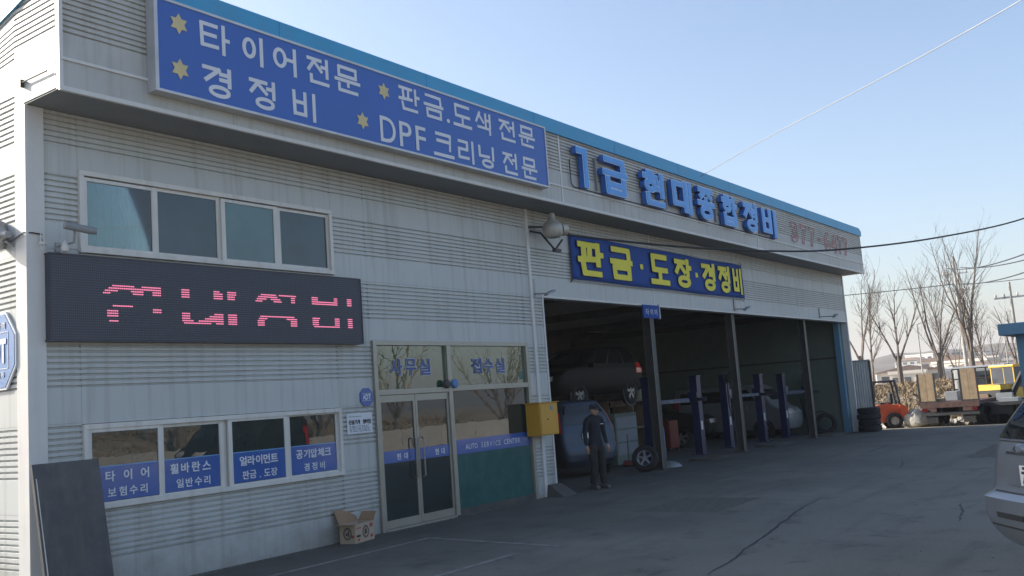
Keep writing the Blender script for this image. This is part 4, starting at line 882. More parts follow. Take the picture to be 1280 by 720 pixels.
def car(name, label, loc, rz, paint, sh=MPV, zs=ZS, lens=None, plate=None, group=None, wr=.33, wy=.80, cat='car', rw_=.86, lz=(.78, 1.34), lu=(.955, 1.04)):
    t = thing(name, label, cat, loc, rz, group)
    b_ = sh.body(zs).build('body', paint, t, smooth=True)
    zt = zs[-1]; k = zt/1.68
    sh.patch(-rw_, rw_, 1.15*k, 1.56*k, .010, .014, 36, 12).build('rear_window', M_cglass, t, smooth=True)
    for s_ in (1, -1):
        sh.patch(s_*1.06, s_*1.90, 1.17*k, 1.52*k, .004, .006, 14).build('side_window', M_cglass, t, smooth=True)
        for uu in (1.30, 1.62): sh.patch(s_*uu, s_*(uu+.02), 1.16*k, 1.53*k, .007, .006, 2).build('pillar', M_blkp, t)
        wheel(t, .85, s_*wy, wr, .2, s_); wheel(t, 3.65, s_*wy, wr, .2, s_)
        arch(t, .85, s_*(wy+.06), wr, s_); arch(t, 3.65, s_*(wy+.06), wr, s_)
        sh.patch(s_*lu[0], s_*lu[1], lz[0]*k, lz[1]*k, .012, .02, 6, 8).build('tail_lamp', lens or M_red, t, smooth=True)
        sh.patch(s_*2.35, s_*2.75, .74*k, .86*k, .008, .01, 6).build('headlight', M_clear, t, smooth=True)
        sh.patch(s_*1.15, s_*1.80, .70*k, .73*k, .012, .02, 8, 1).build('side_moulding', paint, t)
        MB().hexa([(3.05, s_*.86, 1.08), (3.05, s_*1.06, 1.08), (3.12, s_*1.06, 1.08), (3.12, s_*.86, 1.08), (3.05, s_*.86, 1.2), (3.05, s_*1.06, 1.22), (3.12, s_*1.04, 1.22), (3.12, s_*.86, 1.2)]).build('mirror', paint, t)
    sh.patch(-2.9, 2.9, 0, 0) if False else None
    MB().add(*(lambda m_: (m_.v, m_.f))(sh.patch(2.40, 2.999, 1.17*k, 1.50*k, .004, .006, 8))).add(*(lambda m_: (m_.v, m_.f))(sh.patch(-2.40, -2.999, 1.17*k, 1.50*k, .004, .006, 8))).build('windscreen', M_cglass, t, smooth=True)
    sh.patch(-.86, .86, .738*k, .752*k, .003, .012, 20, 1).build('bumper_seam', M_blkp, t)
    sh.patch(-1.1, 1.1, .485*k, .497*k, .002, .012, 24, 1).build('bumper_seam', M_blkp, t)
    sh.patch(-.30, .30, .83*k, 1.0*k, .002, .012, 8, 3).build('plate_recess', M_blkp, t)
    pl_ = box(-.03*0+sh.p(0, .9)[0]-.018, sh.p(0, .9)[0]-.008, -.2625, .2625, .845*k, .965*k).build('number_plate', M_plate, t)
    return t
hero = car('parked_car', 'silver minivan parked at the right edge seen from behind', (8.66, 1.16, 0), R(-50), M_car, lens=mat('dark maroon lens', (.10, .01, .015), .2), wy=.60, rw_=.95, lz=(.80, 1.10), lu=(.96, .995))
hero.scale = (1, 1, 1.07)
for s_ in (1, -1): MPV.patch(s_*.885, s_*.893, .76, 1.13, .003, .012, 2, 8).build('tailgate_seam', M_blkp, hero)
MPV.patch(-.80, .80, 1.128, 1.136, .004, .012, 20, 1).build('window_seal', M_blkp, hero)
MPV.patch(-.5, .5, .80, .84, .012, .02, 16, 2).build('tailgate_lip', M_car, hero, smooth=True)
MPV.patch(.15, .55, .56, .60, .012, .02, 8, 1).build('bumper_vent', M_blkp, hero)
# details of the hero car's tailgate (plate number starts with 7, the rest is out of sight)
for ch in list(hero.children):
    if ch.name.startswith('number_plate') or ch.name.startswith('plate_recess'): bpy.data.objects.remove(ch)
MPV.patch(-.50, .50, .80, 1.02, .003, .01, 16, 6).build('tailgate_panel', M_carW if False else M_car, hero, smooth=True)
MPV.patch(-.56, .56, 1.035, 1.055, .010, .03, 16, 2).build('tailgate_handle_bar', M_blkp, hero, smooth=True)
pb = box(-.012, -.004, -.04, .31, .80, .965, .003).build('number_plate', M_plate, hero); pb.location.x = .012
V, F = glyph('7', .03); mn = V.min(0); mx = V.max(0)
MB().add([(-.0165-(u[2]-.5)*.002, .28-(u[0]-mn[0])/(mx[0]-mn[0])*.07, .82+(u[1]-mn[1])/(mx[1]-mn[1])*.10) for u in V], F).build('plate_digit', M_ink, pb)
MB().box(-.018, -.014, .20, .26, .935, .955).build('plate_seal', M_ink, pb)
k = 24; er = MB().add([(.035-.02*q, .30+rx*math.cos(2*math.pi*i/k), 1.085+rz*math.sin(2*math.pi*i/k)) for q, (rx, rz) in enumerate(((.085, .045), (.075, .037), (.06, .028))) for i in range(k)], [(q*k+i, q*k+(i+1) % k, (q+1)*k+(i+1) % k, (q+1)*k+i) for q in range(2) for i in range(k)])
er.build('oval_badge', M_rim, hero)
MPV.patch(.93, 1.10, .585, .74, .014, .02, 8, 6).build('bumper_corner_guard', M_plate, hero, smooth=True)
MPV.patch(-1.1, -.93, .585, .74, .014, .02, 8, 6).build('bumper_corner_guard', M_plate, hero, smooth=True)

SM = Shape([(.26, .10, 3.55, .66, .16), (.40, -.02, 3.66, .76, .18), (.60, -.03, 3.68, .79, .18), (.80, .02, 3.64, .80, .15), (.92, .03, 3.0, .80, .14), (1.1, .06, 2.75, .78, .14), (1.45, .18, 2.35, .70, .16), (1.74, .34, 2.0, .60, .2), (1.80, .5, 1.8, .45, .22)])
ZS2 = [.26, .33, .40, .5, .6, .7, .8, .92, 1.0, 1.1, 1.25, 1.45, 1.6, 1.74, 1.80]
sm = car('parked_car', 'pale blue-silver hatchback with red tail lamps parked nose-in in the first garage bay', (19.2, 11.75, 0), R(68), mat('blue silver hatchback paint', (.045, .065, .095), .35, metal=.4), SM, ZS2, lens=M_redp, rw_=.80, lz=(.98, 1.42), lu=(.88, 1.06))
for ch in list(sm.children):
    if ch.name.startswith('wheel') or ch.name.startswith('headlight'):
        pass
SUV = Shape([(.34, .12, 4.55, .78, .18), (.46, .0, 4.68, .88, .2), (.7, -.03, 4.72, .92, .2), (.9, .0, 4.68, .92, .18), (1.02, .02, 4.45, .92, .16), (1.10, .05, 3.6, .90, .16), (1.25, .10, 3.35, .86, .16), (1.55, .32, 2.75, .76, .18), (1.68, .55, 2.4, .66, .22), (1.72, .8, 2.1, .5, .25)])
ZS3 = [.34, .40, .46, .58, .7, .8, .9, .96, 1.02, 1.06, 1.10, 1.17, 1.25, 1.4, 1.55, 1.62, 1.68, 1.72]
suv = car('lifted_car', 'dark sport utility car raised on the first blue lift with a red tail lamp', (25.3, 14.4, 1.56), R(180), M_carD, SUV, ZS3, lens=M_redp, wr=.36, lz=(.88, 1.16), lu=(.90, 1.07))
VAN = Shape([(.32, .05, 4.60, .80, .10), (.5, -.02, 4.68, .86, .12), (.9, -.02, 4.66, .88, .12), (1.05, .0, 4.5, .88, .12), (1.15, .0, 4.25, .87, .12), (1.8, .05, 3.7, .80, .14), (1.96, .12, 3.45, .72, .18), (2.0, .3, 3.2, .6, .2)])
ZS4 = [.32, .4, .5, .7, .9, 1.05, 1.15, 1.3, 1.5, 1.7, 1.8, 1.96, 2.0]
van = car('parked_van', 'white van standing nose-out between the last two blue lift posts', (34.45, 16.9, -.12), R(-90), mat('grey white van paint', (.22, .23, .23), .4, coat=.4), VAN, ZS4, cat='van')
# dark sedan in middle bay
mid = car('parked_car', 'dark car parked deep in the third garage bay', (28.2, 17.8, -.02), R(-72), M_carD, SUV, ZS3, wr=.35)

# lifts
def lift(xa, xb, y, lab):
    t = thing('car_lift', lab, 'car lift', ((xa+xb)/2, y, gz((xa+xb)/2)), 0, 'blue two-post car lifts in the garage')
    L_ = t.location
    for x in (xa, xb):
        z0 = gz(x); s_ = 1 if x == xa else -1
        p_ = MB().box(x-.13, x-.11, y-.11, y+.11, z0, z0+2.2).box(x+.11, x+.13, y-.11, y+.11, z0, z0+2.2).box(x-.11, x+.11, y-.11, y-.09, z0, z0+2.2).box(x-.22, x+.22, y-.2, y+.2, z0, z0+.03).box(x-.15, x+.15, y-.13, y+.13, z0+2.2, z0+2.24).build('lift_post', M_lift, t, world=True)
        box(x+.131, x+.135, y-.10, y-.075, z0+.1, z0+2.1).build('worn_rail', M_liftE, p_, world=True).location = (0, 0, 0)
        box(x-.12, x-.09, y-.116, y-.111, z0+.1, z0+2.1).build('worn_rail', M_liftE, p_, world=True)
        MB().box(x-.12+s_*.13, x+.12+s_*.13, y-.14, y+.14, z0+1.5, z0+1.78).build('carriage', M_liftE if x == xa else M_lift, t, world=True)
        for dy in (-1, 1):
            MB().hexa([(x+s_*.15, y-.05+dy*.08, z0+1.52), (x+s_*.15, y+.05+dy*.08, z0+1.52), (x+s_*.15, y+.05+dy*.08, z0+1.62), (x+s_*.15, y-.05+dy*.08, z0+1.62),
                       (x+s_*.9, y-.04+dy*.7, z0+1.52), (x+s_*.9, y+.04+dy*.7, z0+1.52), (x+s_*.9, y+.04+dy*.7, z0+1.6), (x+s_*.9, y-.04+dy*.7, z0+1.6)]).build('lift_arm', M_liftE, t, world=True)
        box(x-.08, x+.02, y-.122, y-.117, z0+.7, z0+.95).build('sticker', M_white, p_, world=True)
    return t
lift(22.4, 25.3, 11.9, 'blue two-post lift just right of the first garage column')
lift(27.9, 30.7, 12.15, 'blue two-post lift around the second garage column')
lift(32.8, 35.5, 12.15, 'blue two-post lift at the far right end of the garage beside the white van')
# floor plates
for i, (x, y, w_, lab) in enumerate(((23.6, 10.75, 1.6, 'low metal drive-over plate in front of the first blue lift'), (28.3, 10.8, 1.7, 'low metal drive-over plate in front of the second blue lift'), (33.4, 10.75, 1.7, 'low metal drive-over plate in front of the white van'))):
    z = gz(x)+.01
    tp = thing('floor_plate', lab, 'plate', (x, y, z), 0, 'low plates along the garage threshold')
    MB().hexa([(x-w_/2, y-.35, z), (x+w_/2, y-.35, z), (x+w_/2, y+.4, z), (x-w_/2, y+.4, z), (x-w_/2+.1, y-.2, z+.05), (x+w_/2-.1, y-.2, z+.05), (x+w_/2-.1, y+.35, z+.06), (x-w_/2+.1, y+.35, z+.06)]).build('plate', mat('worn steel plate', (.09, .085, .07), .6, metal=.3, var=.3), tp, world=True)
# workbench items inside: two pale cartons on a shelf, cabinet
t = thing('work_shelf', 'brown workshop shelf with a slanted board between the blue lift posts', 'shelf', (25.0, 14.3, 0))
MB().box(24.2, 27.2, 14.2, 14.9, 1.62, 1.67).box(24.25, 24.3, 14.2, 14.9, 0, 1.62).box(27.1, 27.15, 14.2, 14.9, 0, 1.62).box(25.7, 25.75, 14.2, 14.9, 0, 1.62).box(24.3, 27.1, 14.25, 14.85, .8, .84).build('rack', M_wood, t, world=True)
MB().hexa([(24.3, 14.15, 1.50), (25.3, 14.15, 1.50), (25.3, 14.18, 1.5), (24.3, 14.18, 1.5), (24.1, 14.0, 1.66), (25.5, 14.0, 1.66), (25.5, 14.03, 1.66), (24.1, 14.03, 1.66)]).build('slanted_board', M_wood, t, world=True)
M_pap = mat('pale yellow cards', (.75, .75, .5), .7)
for x, lab in ((26.15, 'pale yellow box left of the blue lift post on the shelf'), (27.0, 'pale yellow box right of the blue lift post on the shelf')):
    o_ = box(x, x+.36, 14.1, 14.35, 1.67, 1.98, .01).build('oil_box', M_pap, cat='box', label=lab, loc=(x, 14.1, 1.67))
# workshop clutter
t = thing('tool_trolley', 'dark red tool trolley with drawers between the blue lifts', 'trolley', (26.7, 13.6, 0))
M_redD = mat('dark red enamel', (.16, .015, .012), .4)
box(26.4, 27.0, 13.4, 13.8, .12, .95, .015).build('trolley_body', M_redD, t, world=True)
for k in range(4): MB().box(26.43, 26.97, 13.385, 13.398, .17+k*.19, .33+k*.19).box(26.55, 26.85, 13.37, 13.384, .29+k*.19, .305+k*.19).build('drawer', M_redD, t, world=True)
for x in (26.45, 26.95):
    for y in (13.45, 13.75): MB().disc((x, y, .06), (0, 1, 0), .06, .04, 12).build('castor', M_blk, t, world=True)
for x, y, m_, lab in ((23.9, 12.6, M_adt, 'blue oil drum beside the grey tool cabinet'), (30.0, 16.4, M_dk, 'dark oil drum deep in the third garage bay')):
    t = thing('oil_drum', lab, 'drum', (x, y, 0))
    MB().lathe((x, y, gz(x)), (0, 0, 1), [(0, 0), (0, .28), (.28, .285), (.29, .295), (.31, .285), (.58, .285), (.59, .295), (.61, .285), (.86, .28), (.88, .27), (.86, .25), (.86, 0)], 22).build('drum_shell', m_, t, smooth=True, world=True)
t = thing('air_hose', 'thin dark air hose looped from the green end wall to the garage floor', 'hose', (35.3, 11.8, 0))
hp = [(35.9, 12.6, 1.2), (35.7, 12.4, .5)]+[(35.35+.02*k, 11.75+.42*math.cos(k*.45), .33+.42*math.sin(k*.45)-.05) for k in range(15)]
MB().tube(hp, .018, 6).build('hose', M_blk, t, smooth=True, world=True)
t = thing('hose_reel', 'round hose reel hanging from the second garage column', 'hose reel', (25.85, 10.98, 2.1))
MB().lathe((25.85, 11.05, 2.1), (0, 1, 0), [(0, 0), (0, .17), (.02, .17), (.02, .12), (.12, .12), (.12, .17), (.14, .17), (.14, 0)], 20).build('reel', M_dk, t, smooth=True, world=True)
MB().tube([(25.72, 11.1, 2.0), (25.72, 11.1, 1.3), (25.8, 11.05, .9), (25.9, 11.1, 1.4)], .014, 6).build('hose', M_blk, t, smooth=True, world=True)
t = thing('floor_jack', 'low dark red trolley jack on the garage floor by the first column', 'jack', (22.0, 12.4, 0), R(30))
MB().prism([(-.35, .05), (-.35, .16), (.25, .14), (.35, .08), (.35, .05)], -.13, .13).build('jack_body', M_redD, t)
MB().tube([(-.3, 0, .14), (-.75, 0, .85)], .018, 6).build('handle', M_grey, t)
for x in (-.28, .28): MB().disc((x, 0, .05), (0, 1, 0), .05, .3, 12).build('roller', M_blk, t)
t = thing('wall_shelf', 'long dark workshop shelf with tins along the back wall of the garage', 'shelf', (29.5, 20.4, 0))
MB().box(24.5, 33.5, 20.2, 20.75, 1.1, 1.15).box(24.5, 33.5, 20.2, 20.75, 1.9, 1.95).box(24.5, 24.55, 20.2, 20.75, 0, 2.4).box(33.45, 33.5, 20.2, 20.75, 0, 2.4).box(29., 29.05, 20.2, 20.75, 0, 2.4).build('rack', M_steel, t, world=True)
random.seed(21)
for x, z, h, m_, cn in ((25.6, 1.95, .3, M_redD, 'red'), (26.9, 1.15, .36, M_adt, 'blue'), (28.0, 1.95, .22, M_pap, 'pale yellow'), (30.2, 1.15, .3, M_greyp, 'grey'), (31.4, 1.95, .34, M_card, 'brown')):
    MBt = box(x, x+.4, 20.3, 20.6, z, z+h, .01) if cn in ('brown', 'pale yellow') else MB().lathe((x+.15, 20.45, z), (0, 0, 1), [(0, 0), (0, .16), (h, .16), (h, 0)], 16)
    MBt.build('storage_tin', m_, loc=(x, 20.4, z), cat='tin', label=cn+' container on the long shelf at the back of the garage')
# tyre with rim leaning, hubcap, bucket
def tyre(name, label, c, ax, r, w, rim=True, group=None):
    t = thing(name, label, 'tyre', c, 0, group); ax = Vector(ax).normalized()
    MB().lathe((0, 0, 0), ax, [(-w/2, r*.62), (-w/2-.005, r*.75), (-w/2, r*.92), (-w/2+.03, r), (w/2-.03, r), (w/2, r*.92), (w/2+.005, r*.75), (w/2, r*.62), (w/2-.03, r*.6), (-w/2+.03, r*.6), (-w/2, r*.62)], 28).build('tread', M_blk, t, smooth=True)
    if rim:
        rr = MB().lathe((0, 0, 0), ax, [(w/2-.02, r*.62), (w/2-.03, r*.56), (w/2-.08, r*.5)], 24).disc(ax*(w/2-.05), ax, r*.14, .05, 12)
        a = ax.orthogonal().normalized(); b = ax.cross(a)
        for k in range(5):
            d = a*math.cos(k*1.2566)+b*math.sin(k*1.2566); e = ax.cross(d); rr.tube([ax*(w/2-.05), ax*(w/2-.04)+d*r*.58], .03, 6)
        rr.build('rim', M_grey, t, smooth=True)
    return t
tyre('spare_tyre', 'car wheel with alloy rim leaning near the first garage column', (20.3, 11.0, .31), (-.9, -.25, .3), .31, .2)
t = thing('wheel_cover', 'round pale wheel cover lying on the garage threshold', 'wheel cover', (21.45, 10.88, .02))
MB().lathe((0, 0, 0), (-.2, -.35, 1), [(-.01, .21), (.03, .22), (.07, .16), (.09, .06), (.09, 0)], 20).build('dish', M_grey, t, smooth=True)
MB().lathe((0, 0, 0), (-.2, -.35, 1), [(.0, .215), (.02, .235), (.04, .215)], 20).build('edge_ring', M_frame, t, smooth=True)
t = thing('bucket', 'grey tapered bin beside the leaning wheel in the garage', 'bin', (20.3, 12.3, 0))
MB().lathe((0, 0, 0), (0, 0, 1), [(0, 0), (0, .16), (.42, .26), (.44, .27), (.43, .24), (.05, .15)], 18).build('pail', M_greyp, t, smooth=True)
tyre('spare_tyre', 'worn tyre standing by the green wall under the white van front', (35.0, 11.45, .27), (-.9, -.43, 0), .38, .2, False)
# green-grey cabinet behind the man
t = thing('tool_cabinet', 'grey-green metal tool cabinet behind the man in the garage', 'cabinet', (22.9, 13.0, 0))
box(22.3, 23.5, 12.9, 13.25, 0, 1.35, .01).build('cabinet_body', M_wallG, t, world=True)
for z in (.25, .6, .95): box(22.35, 23.45, 12.885, 12.898, z, z+.3, .004).build('drawer', M_greyp, t, world=True)

# ------------------------------------------------------------------ the man
def skinned(name, verts, edges, radii, m, parent, sub=2, root=0):
    me = bpy.data.meshes.new(name); me.from_pydata(verts, edges, []); o = bpy.data.objects.new(name, me); col.objects.link(o)
    md = o.modifiers.new('skin', 'SKIN'); md.use_smooth_shade = True
    for i, r_ in enumerate(radii):
        me.skin_vertices[0].data[i].radius = (r_, r_) if not isinstance(r_, tuple) else r_
    me.skin_vertices[0].data[root].use_root = True
    sd = o.modifiers.new('sub', 'SUBSURF'); sd.levels = sub; sd.render_levels = sub
    dg = bpy.context.evaluated_depsgraph_get(); nm = bpy.data.meshes.new_from_object(o.evaluated_get(dg)); nm.name = name
    bpy.data.objects.remove(o); nm.materials.clear(); nm.materials.append(m)
    nm.polygons.foreach_set('use_smooth', [True]*len(nm.polygons))
    o = bpy.data.objects.new(name, nm); col.objects.link(o); o.parent = parent; return o
man = thing('person', 'man in dark work clothes and cap standing at the garage entrance', 'person', (16.85, 10.22, 0), R(-22))
# local: faces -Y
hips = (0, .02, .88)
V = [hips, (0, .02, 1.0), (0, .03, 1.15), (0, .03, 1.30), (0, .02, 1.42), (0, .0, 1.48),
     (-.10, .02, .84), (-.115, -.05, .47), (-.12, .06, .10), (.10, .02, .84), (.115, .0, .47), (.12, .02, .10),
     (-.18, .03, 1.38), (-.245, .04, 1.12), (-.26, -.02, .88), (.18, .03, 1.38), (.245, .05, 1.12), (.265, .0, .88)]
Ed = [(0, 1), (1, 2), (2, 3), (3, 4), (4, 5), (0, 6), (6, 7), (7, 8), (0, 9), (9, 10), (10, 11), (4, 12), (12, 13), (13, 14), (4, 15), (15, 16), (16, 17)]
Rr_ = [(.15, .115), (.145, .11), (.155, .115), (.165, .12), (.12, .085), .06, .09, .065, .05, .09, .065, .05, .075, .052, .04, .075, .052, .04]
skinned('body', V, Ed, Rr_, M_cloth, man)
for s_ in (-1, 1):
    lx = .11*s_; dy = (-.05, .06) if s_ < 0 else (0, .02)
    skinned('trouser_leg', [(lx*.9, .02, .9), (lx, .0, .66), (lx*1.05, dy[0], .47), (lx*1.08, (dy[0]+dy[1])/2, .27), (lx*1.1, dy[1], .08)], [(0, 1), (1, 2), (2, 3), (3, 4)], [.115, .10, .082, .075, .07], M_trou, man)
    fy = dy[1]
    MB().box(lx*1.1-.048, lx*1.1+.048, fy-.19, fy+.08, .0, .075, .03).build('shoe', M_shoe, man, smooth=True)
    hx = .262*s_; hy = -.03
    skinned('hand', [(hx, hy, .87), (hx, hy-.01, .80), (hx, hy-.015, .77)], [(0, 1), (1, 2)], [.03, .038, .034], M_skin, man, 1)
    for f_ in range(4):
        ox = hy-.04+f_*.02; ln = (.065, .075, .072, .055)[f_]
        skinned('finger', [(hx, ox, .78), (hx-s_*.004, ox-.004, .78-ln*.5), (hx-s_*.014, ox-.008, .78-ln)], [(0, 1), (1, 2)], [.010, .009, .008], M_skin, man, 1)
    skinned('thumb', [(hx, hy-.035, .83), (hx-s_*.008, hy-.06, .79), (hx-s_*.01, hy-.06, .76)], [(0, 1), (1, 2)], [.013, .011, .009], M_skin, man, 1)
# head
hd = MB().ball((0, 0, 1.565), .098, 18, 14, (.80, .98, 1.18))
for i, v in enumerate(hd.v):
    x, y, z = v
    if z < 1.53: k = max(.62, 1-(1.53-z)*3.2); x *= k; y = y*(.5+.5*k)-.01
    if y < 0 and abs(x) < .018 and 1.525 < z < 1.58: y -= .018*(1-abs(x)/.018)*(1.58-z)/.05
    hd.v[i] = (x, y, z)
hd.tube([(0, .012, 1.40), (0, .0, 1.50)], [.056, .05], 12)
hd.ball((0, -.103, 1.545), .016, 8, 6, (1, 1, 1.5)); hd.ball((-.08, .01, 1.56), .026, 8, 6, (.4, .7, 1.2)); hd.ball((.08, .01, 1.56), .026, 8, 6, (.4, .7, 1.2))
hd.build('head', M_skin, man, smooth=True)
for s_ in (-1, 1):
    MB().ball((s_*.03, -.083, 1.582), .011, 8, 6, (1.2, .6, .7)).build('eye', M_ink, man, smooth=True)
MB().box(-.022, .022, -.092, -.08, 1.512, 1.518).build('mouth', M_inkR, man)
cap = MB().lathe((0, .005, 1.60), (0, 0, 1), [(0, .096), (.03, .098), (.07, .085), (.095, .05), (.102, 0)], 18)
cap.v = [(x*.88, y*1.04, z) for x, y, z in cap.v]
cap.hexa([(-.07, -.08, 1.605), (.07, -.08, 1.605), (.07, -.08, 1.613), (-.07, -.08, 1.613), (-.05, -.165, 1.588), (.05, -.165, 1.588), (.05, -.165, 1.594), (-.05, -.165, 1.594)])
cap.build('cap', M_cloth, man, smooth=True)
MB().ball((0, .03, 1.57), .092, 14, 8, (.85, .9, .75)).build('hair', M_ink, man, smooth=True)
MB().lathe((0, .01, 1.425), (0, 0, 1), [(0, .095), (.035, .075), (.06, .066), (.055, .060)], 16).build('collar', M_cloth, man, smooth=True)
box(.05, .12, -.125, -.118, 1.285, 1.30).build('chest_label', M_white, man)

# ------------------------------------------------------------------ yard beyond the building
def corr_sheet(x0, y0, x1, y1, z0, z1, n, mb, amp=.025):
    V = []; L_ = math.hypot(x1-x0, y1-y0); nx, nyy = -(y1-y0)/L_, (x1-x0)/L_
    for i in range(n*4+1):
        t_ = i/(n*4); d = amp*(1, .0, -1, 0)[i % 4] if False else amp*(1 if i % 4 in (1, 2) else -1)
        for z in (z0, z1): V.append((x0+(x1-x0)*t_+nx*d, y0+(y1-y0)*t_+nyy*d, z))
    mb.add(V, [(2*i, 2*i+2, 2*i+3, 2*i+1) for i in range(n*4)])
t = thing('corrugated_container', 'tall grey corrugated metal shed panel beside the far end of the shop', 'shed', (37.6, 11.2, -.2))
m_ = MB(); corr_sheet(37.2, 11.75, 37.9, 10.5, -.3, 2.45, 16, m_); corr_sheet(37.9, 10.5, 38.9, 10.9, -.3, 2.45, 12, m_); m_.build('corrugated_side', M_corr, t, world=True)
MB().prism([(37.15, 11.8), (37.88, 10.44), (38.95, 10.88), (38.3, 12.2)], 2.45, 2.5, 'z').build('top_frame', M_greyp, t, world=True)
box(37.86, 37.94, 10.44, 10.50, -.3, 2.45).build('corner_post', M_steel, t, world=True)
# tyre stacks
n_ = 0
for (x, y, cnt, where) in ((35.45, 10.05, 4, 'front'), (36.4, 10.25, 4, 'rear')):
    for k in range(cnt):
        z = gz(x)+.11+k*.215
        lab = '%s black tyre of the %s stack at the far corner of the shop' % (('bottom', 'second', 'third', 'top')[k] if cnt == 4 else ('bottom', 'middle', 'top')[k], where)
        tyre('stacked_tyre', lab, (x+random.uniform(-.03, .03), y+random.uniform(-.03, .03), z), (0, .02, 1), .36, .2, False, 'stacked black tyres at the corner')
# forklift: local x forward, y left
fk = thing('forklift', 'orange forklift with black mast and overhead guard parked in the sun', 'forklift', (42.9, 11.8, gz(43)), R(115))
MB().prism([(-1.05, .35), (-.95, .95), (-.45, 1.08), (.1, 1.0), (.25, .62), (.95, .60), (.95, .28), (-.6, .28)], -.42, .42).build('body', M_or, fk)
MB().prism([(-1.2, .30), (-1.22, .85), (-1.0, 1.02), (-.9, .98), (-.9, .28)], -.5, .5).build('counterweight', M_or, fk)
for x, r_, w_ in ((.62, .30, .2), (-.62, .34, .18)):
    for s_ in (1, -1):
        wv = MB().lathe((x, s_*.42, r_), (0, s_, 0), [(0, r_*.5), (0, r_*.92), (.02, r_), (w_-.02, r_), (w_, r_*.92), (w_, r_*.5)], 20).build('wheel', M_blk, fk, smooth=True)
        MB().lathe((x, s_*.42, r_), (0, s_, 0), [(w_, r_*.52), (w_-.04, r_*.45), (w_-.02, r_*.2), (w_, 0)], 16).build('rim', M_bag, wv, smooth=True)
gd = MB()
for s_ in (1, -1):
    gd.tube([(.15, s_*.42, .62), (.05, s_*.40, 2.0)], .045, 6).tube([(-.92, s_*.42, 1.0), (-.80, s_*.40, 2.0)], .05, 6).tube([(-.85, s_*.4, 2.02), (.15, s_*.4, 2.02)], .045, 6)
for k in range(5): gd.tube([(-.8+k*.22, -.4, 2.02), (-.8+k*.22, .4, 2.02)], .03, 6)
gd.build('overhead_guard', M_blkp, fk)
MB().box(-.6, -.15, -.25, .25, 1.0, 1.12, .03).box(-.7, -.58, -.25, .25, 1.05, 1.5, .03).build('seat', M_blkp, fk)
ms = MB()
for s_ in (1, -1): ms.box(1.0, 1.12, s_*.3-.04, s_*.3+.04, .1, 2.1)
for z in (.3, 1.0, 1.7, 2.05): ms.box(1.02, 1.1, -.3, .3, z, z+.08)
ms.build('mast', M_blkp, fk)
for s_ in (1, -1): MB().box(1.14, 1.2, s_*.22-.05, s_*.22+.05, .06, .5).box(1.2, 2.1, s_*.22-.05, s_*.22+.05, .06, .1).build('fork', M_dk, fk)
MB().tube([(.42, 0, .75), (.3, 0, 1.2)], .02, 6).lathe((.29, 0, 1.22), (-.5, 0, 1), [(0, .13), (.02, .15), (.04, .13)], 14).build('steering_wheel', M_blkp, fk)

# equipment carrier truck, rear towards camera; local x forward (away), origin at rear on the ground
tr = thing('flatbed_truck', 'flatbed truck seen from behind with two brown ramps folded upright on a rusty bed', 'truck', (41.4, 8.52, gz(41.5)), R(-3))
MB().box(0, 5.2, -1.12, 1.12, .82, .98).box(-.04, .0, -1.12, 1.12, .76, .98).box(-.03, .02, -1.0, -.5, .60, .76).box(-.03, .02, .5, 1.0, .60, .76).build('bed', M_rust, tr)
MB().box(.1, 7.2, -.45, -.3, .5, .80).box(.1, 7.2, .3, .45, .5, .80).box(.2, .3, -1.0, 1.0, .45, .6).build('chassis', M_dk, tr)
MB().box(-.06, -.01, -1.1, 1.1, .45, .56).build('under_bumper', M_dk, tr)
for yc, h_ in ((.80, 1.18), (-.80, 1.28)):
    rp = MB().box(.0, .07, yc-.34, yc-.29, .98, .98+h_).box(.0, .07, yc+.29, yc+.34, .98, .98+h_).box(.0, .08, yc-.30, yc+.30, .98, 1.04).build('ramp', M_dk, tr)
    for k in range(2):
        y0_ = yc-.285+k*.29; MB().box(.01, .05, y0_, y0_+.28, 1.04, .98+h_).build('plank', M_wood, rp)
gf = MB()
for y_ in (-1.05, -.35, .35, 1.05): gf.tube([(5.1, y_, .98), (5.1, y_, 2.25)], .035, 6)
for z_ in (1.35, 1.8, 2.25): gf.tube([(5.1, -1.05, z_), (5.1, 1.05, z_)], .03, 6)
gf.tube([(5.1, -1.05, 1.0), (5.1, .35, 2.25)], .025, 6)
gf.build('headboard_frame', M_dk, tr)
cb = MB().prism([(5.35, .7), (5.35, 2.2), (5.5, 2.35), (6.7, 2.35), (7.1, 1.5), (7.2, .7)], -1.05, 1.05).build('cab', M_greyp, tr)
MB().box(5.335, 5.348, -.6, .6, 1.5, 2.1).build('cab_rear_window', M_win, tr)
MB().box(5.2, 5.32, .5, 1.0, 1.35, 2.2, .02).build('white_panel', M_carW, tr)
MB().box(1.6, 2.3, .05, .55, .98, 1.35, .02).build('tool_box', M_greyp, tr)
MB().box(3.6, 3.7, -.25, .5, .98, 1.75).build('grey_panel', M_greyp, tr)
for x, dual in ((1.2, 1), (2.3, 1), (6.2, 0)):
    for s_ in (1, -1): MB().lathe((x, s_*.72, .42), (0, s_, 0), [(0, .2), (0, .40), (.03, .42), (.28, .42), (.31, .40), (.31, .22), (.2, .18), (.2, 0)], 20).build('wheel', M_blk, tr, smooth=True)
for s_ in (1, -1):
    MB().box(-.07, -.055, s_*.95-.1, s_*.95+.1, .62, .74).build('tail_lamp', mat('dark maroon lens', (.10, .01, .015), .2), tr)
    MB().box(-.02, .02, s_*.7-.22, s_*.7+.22, .15, .5).build('mud_flap', M_blk, tr)
for k, (a, b) in enumerate(((.2, .6), (2.0, 1.6), (3.2, -.5))):
    MB().box(a, a+.7, b-.25, b+.25, .98, 1.12).build('load_beam', M_wood, tr)
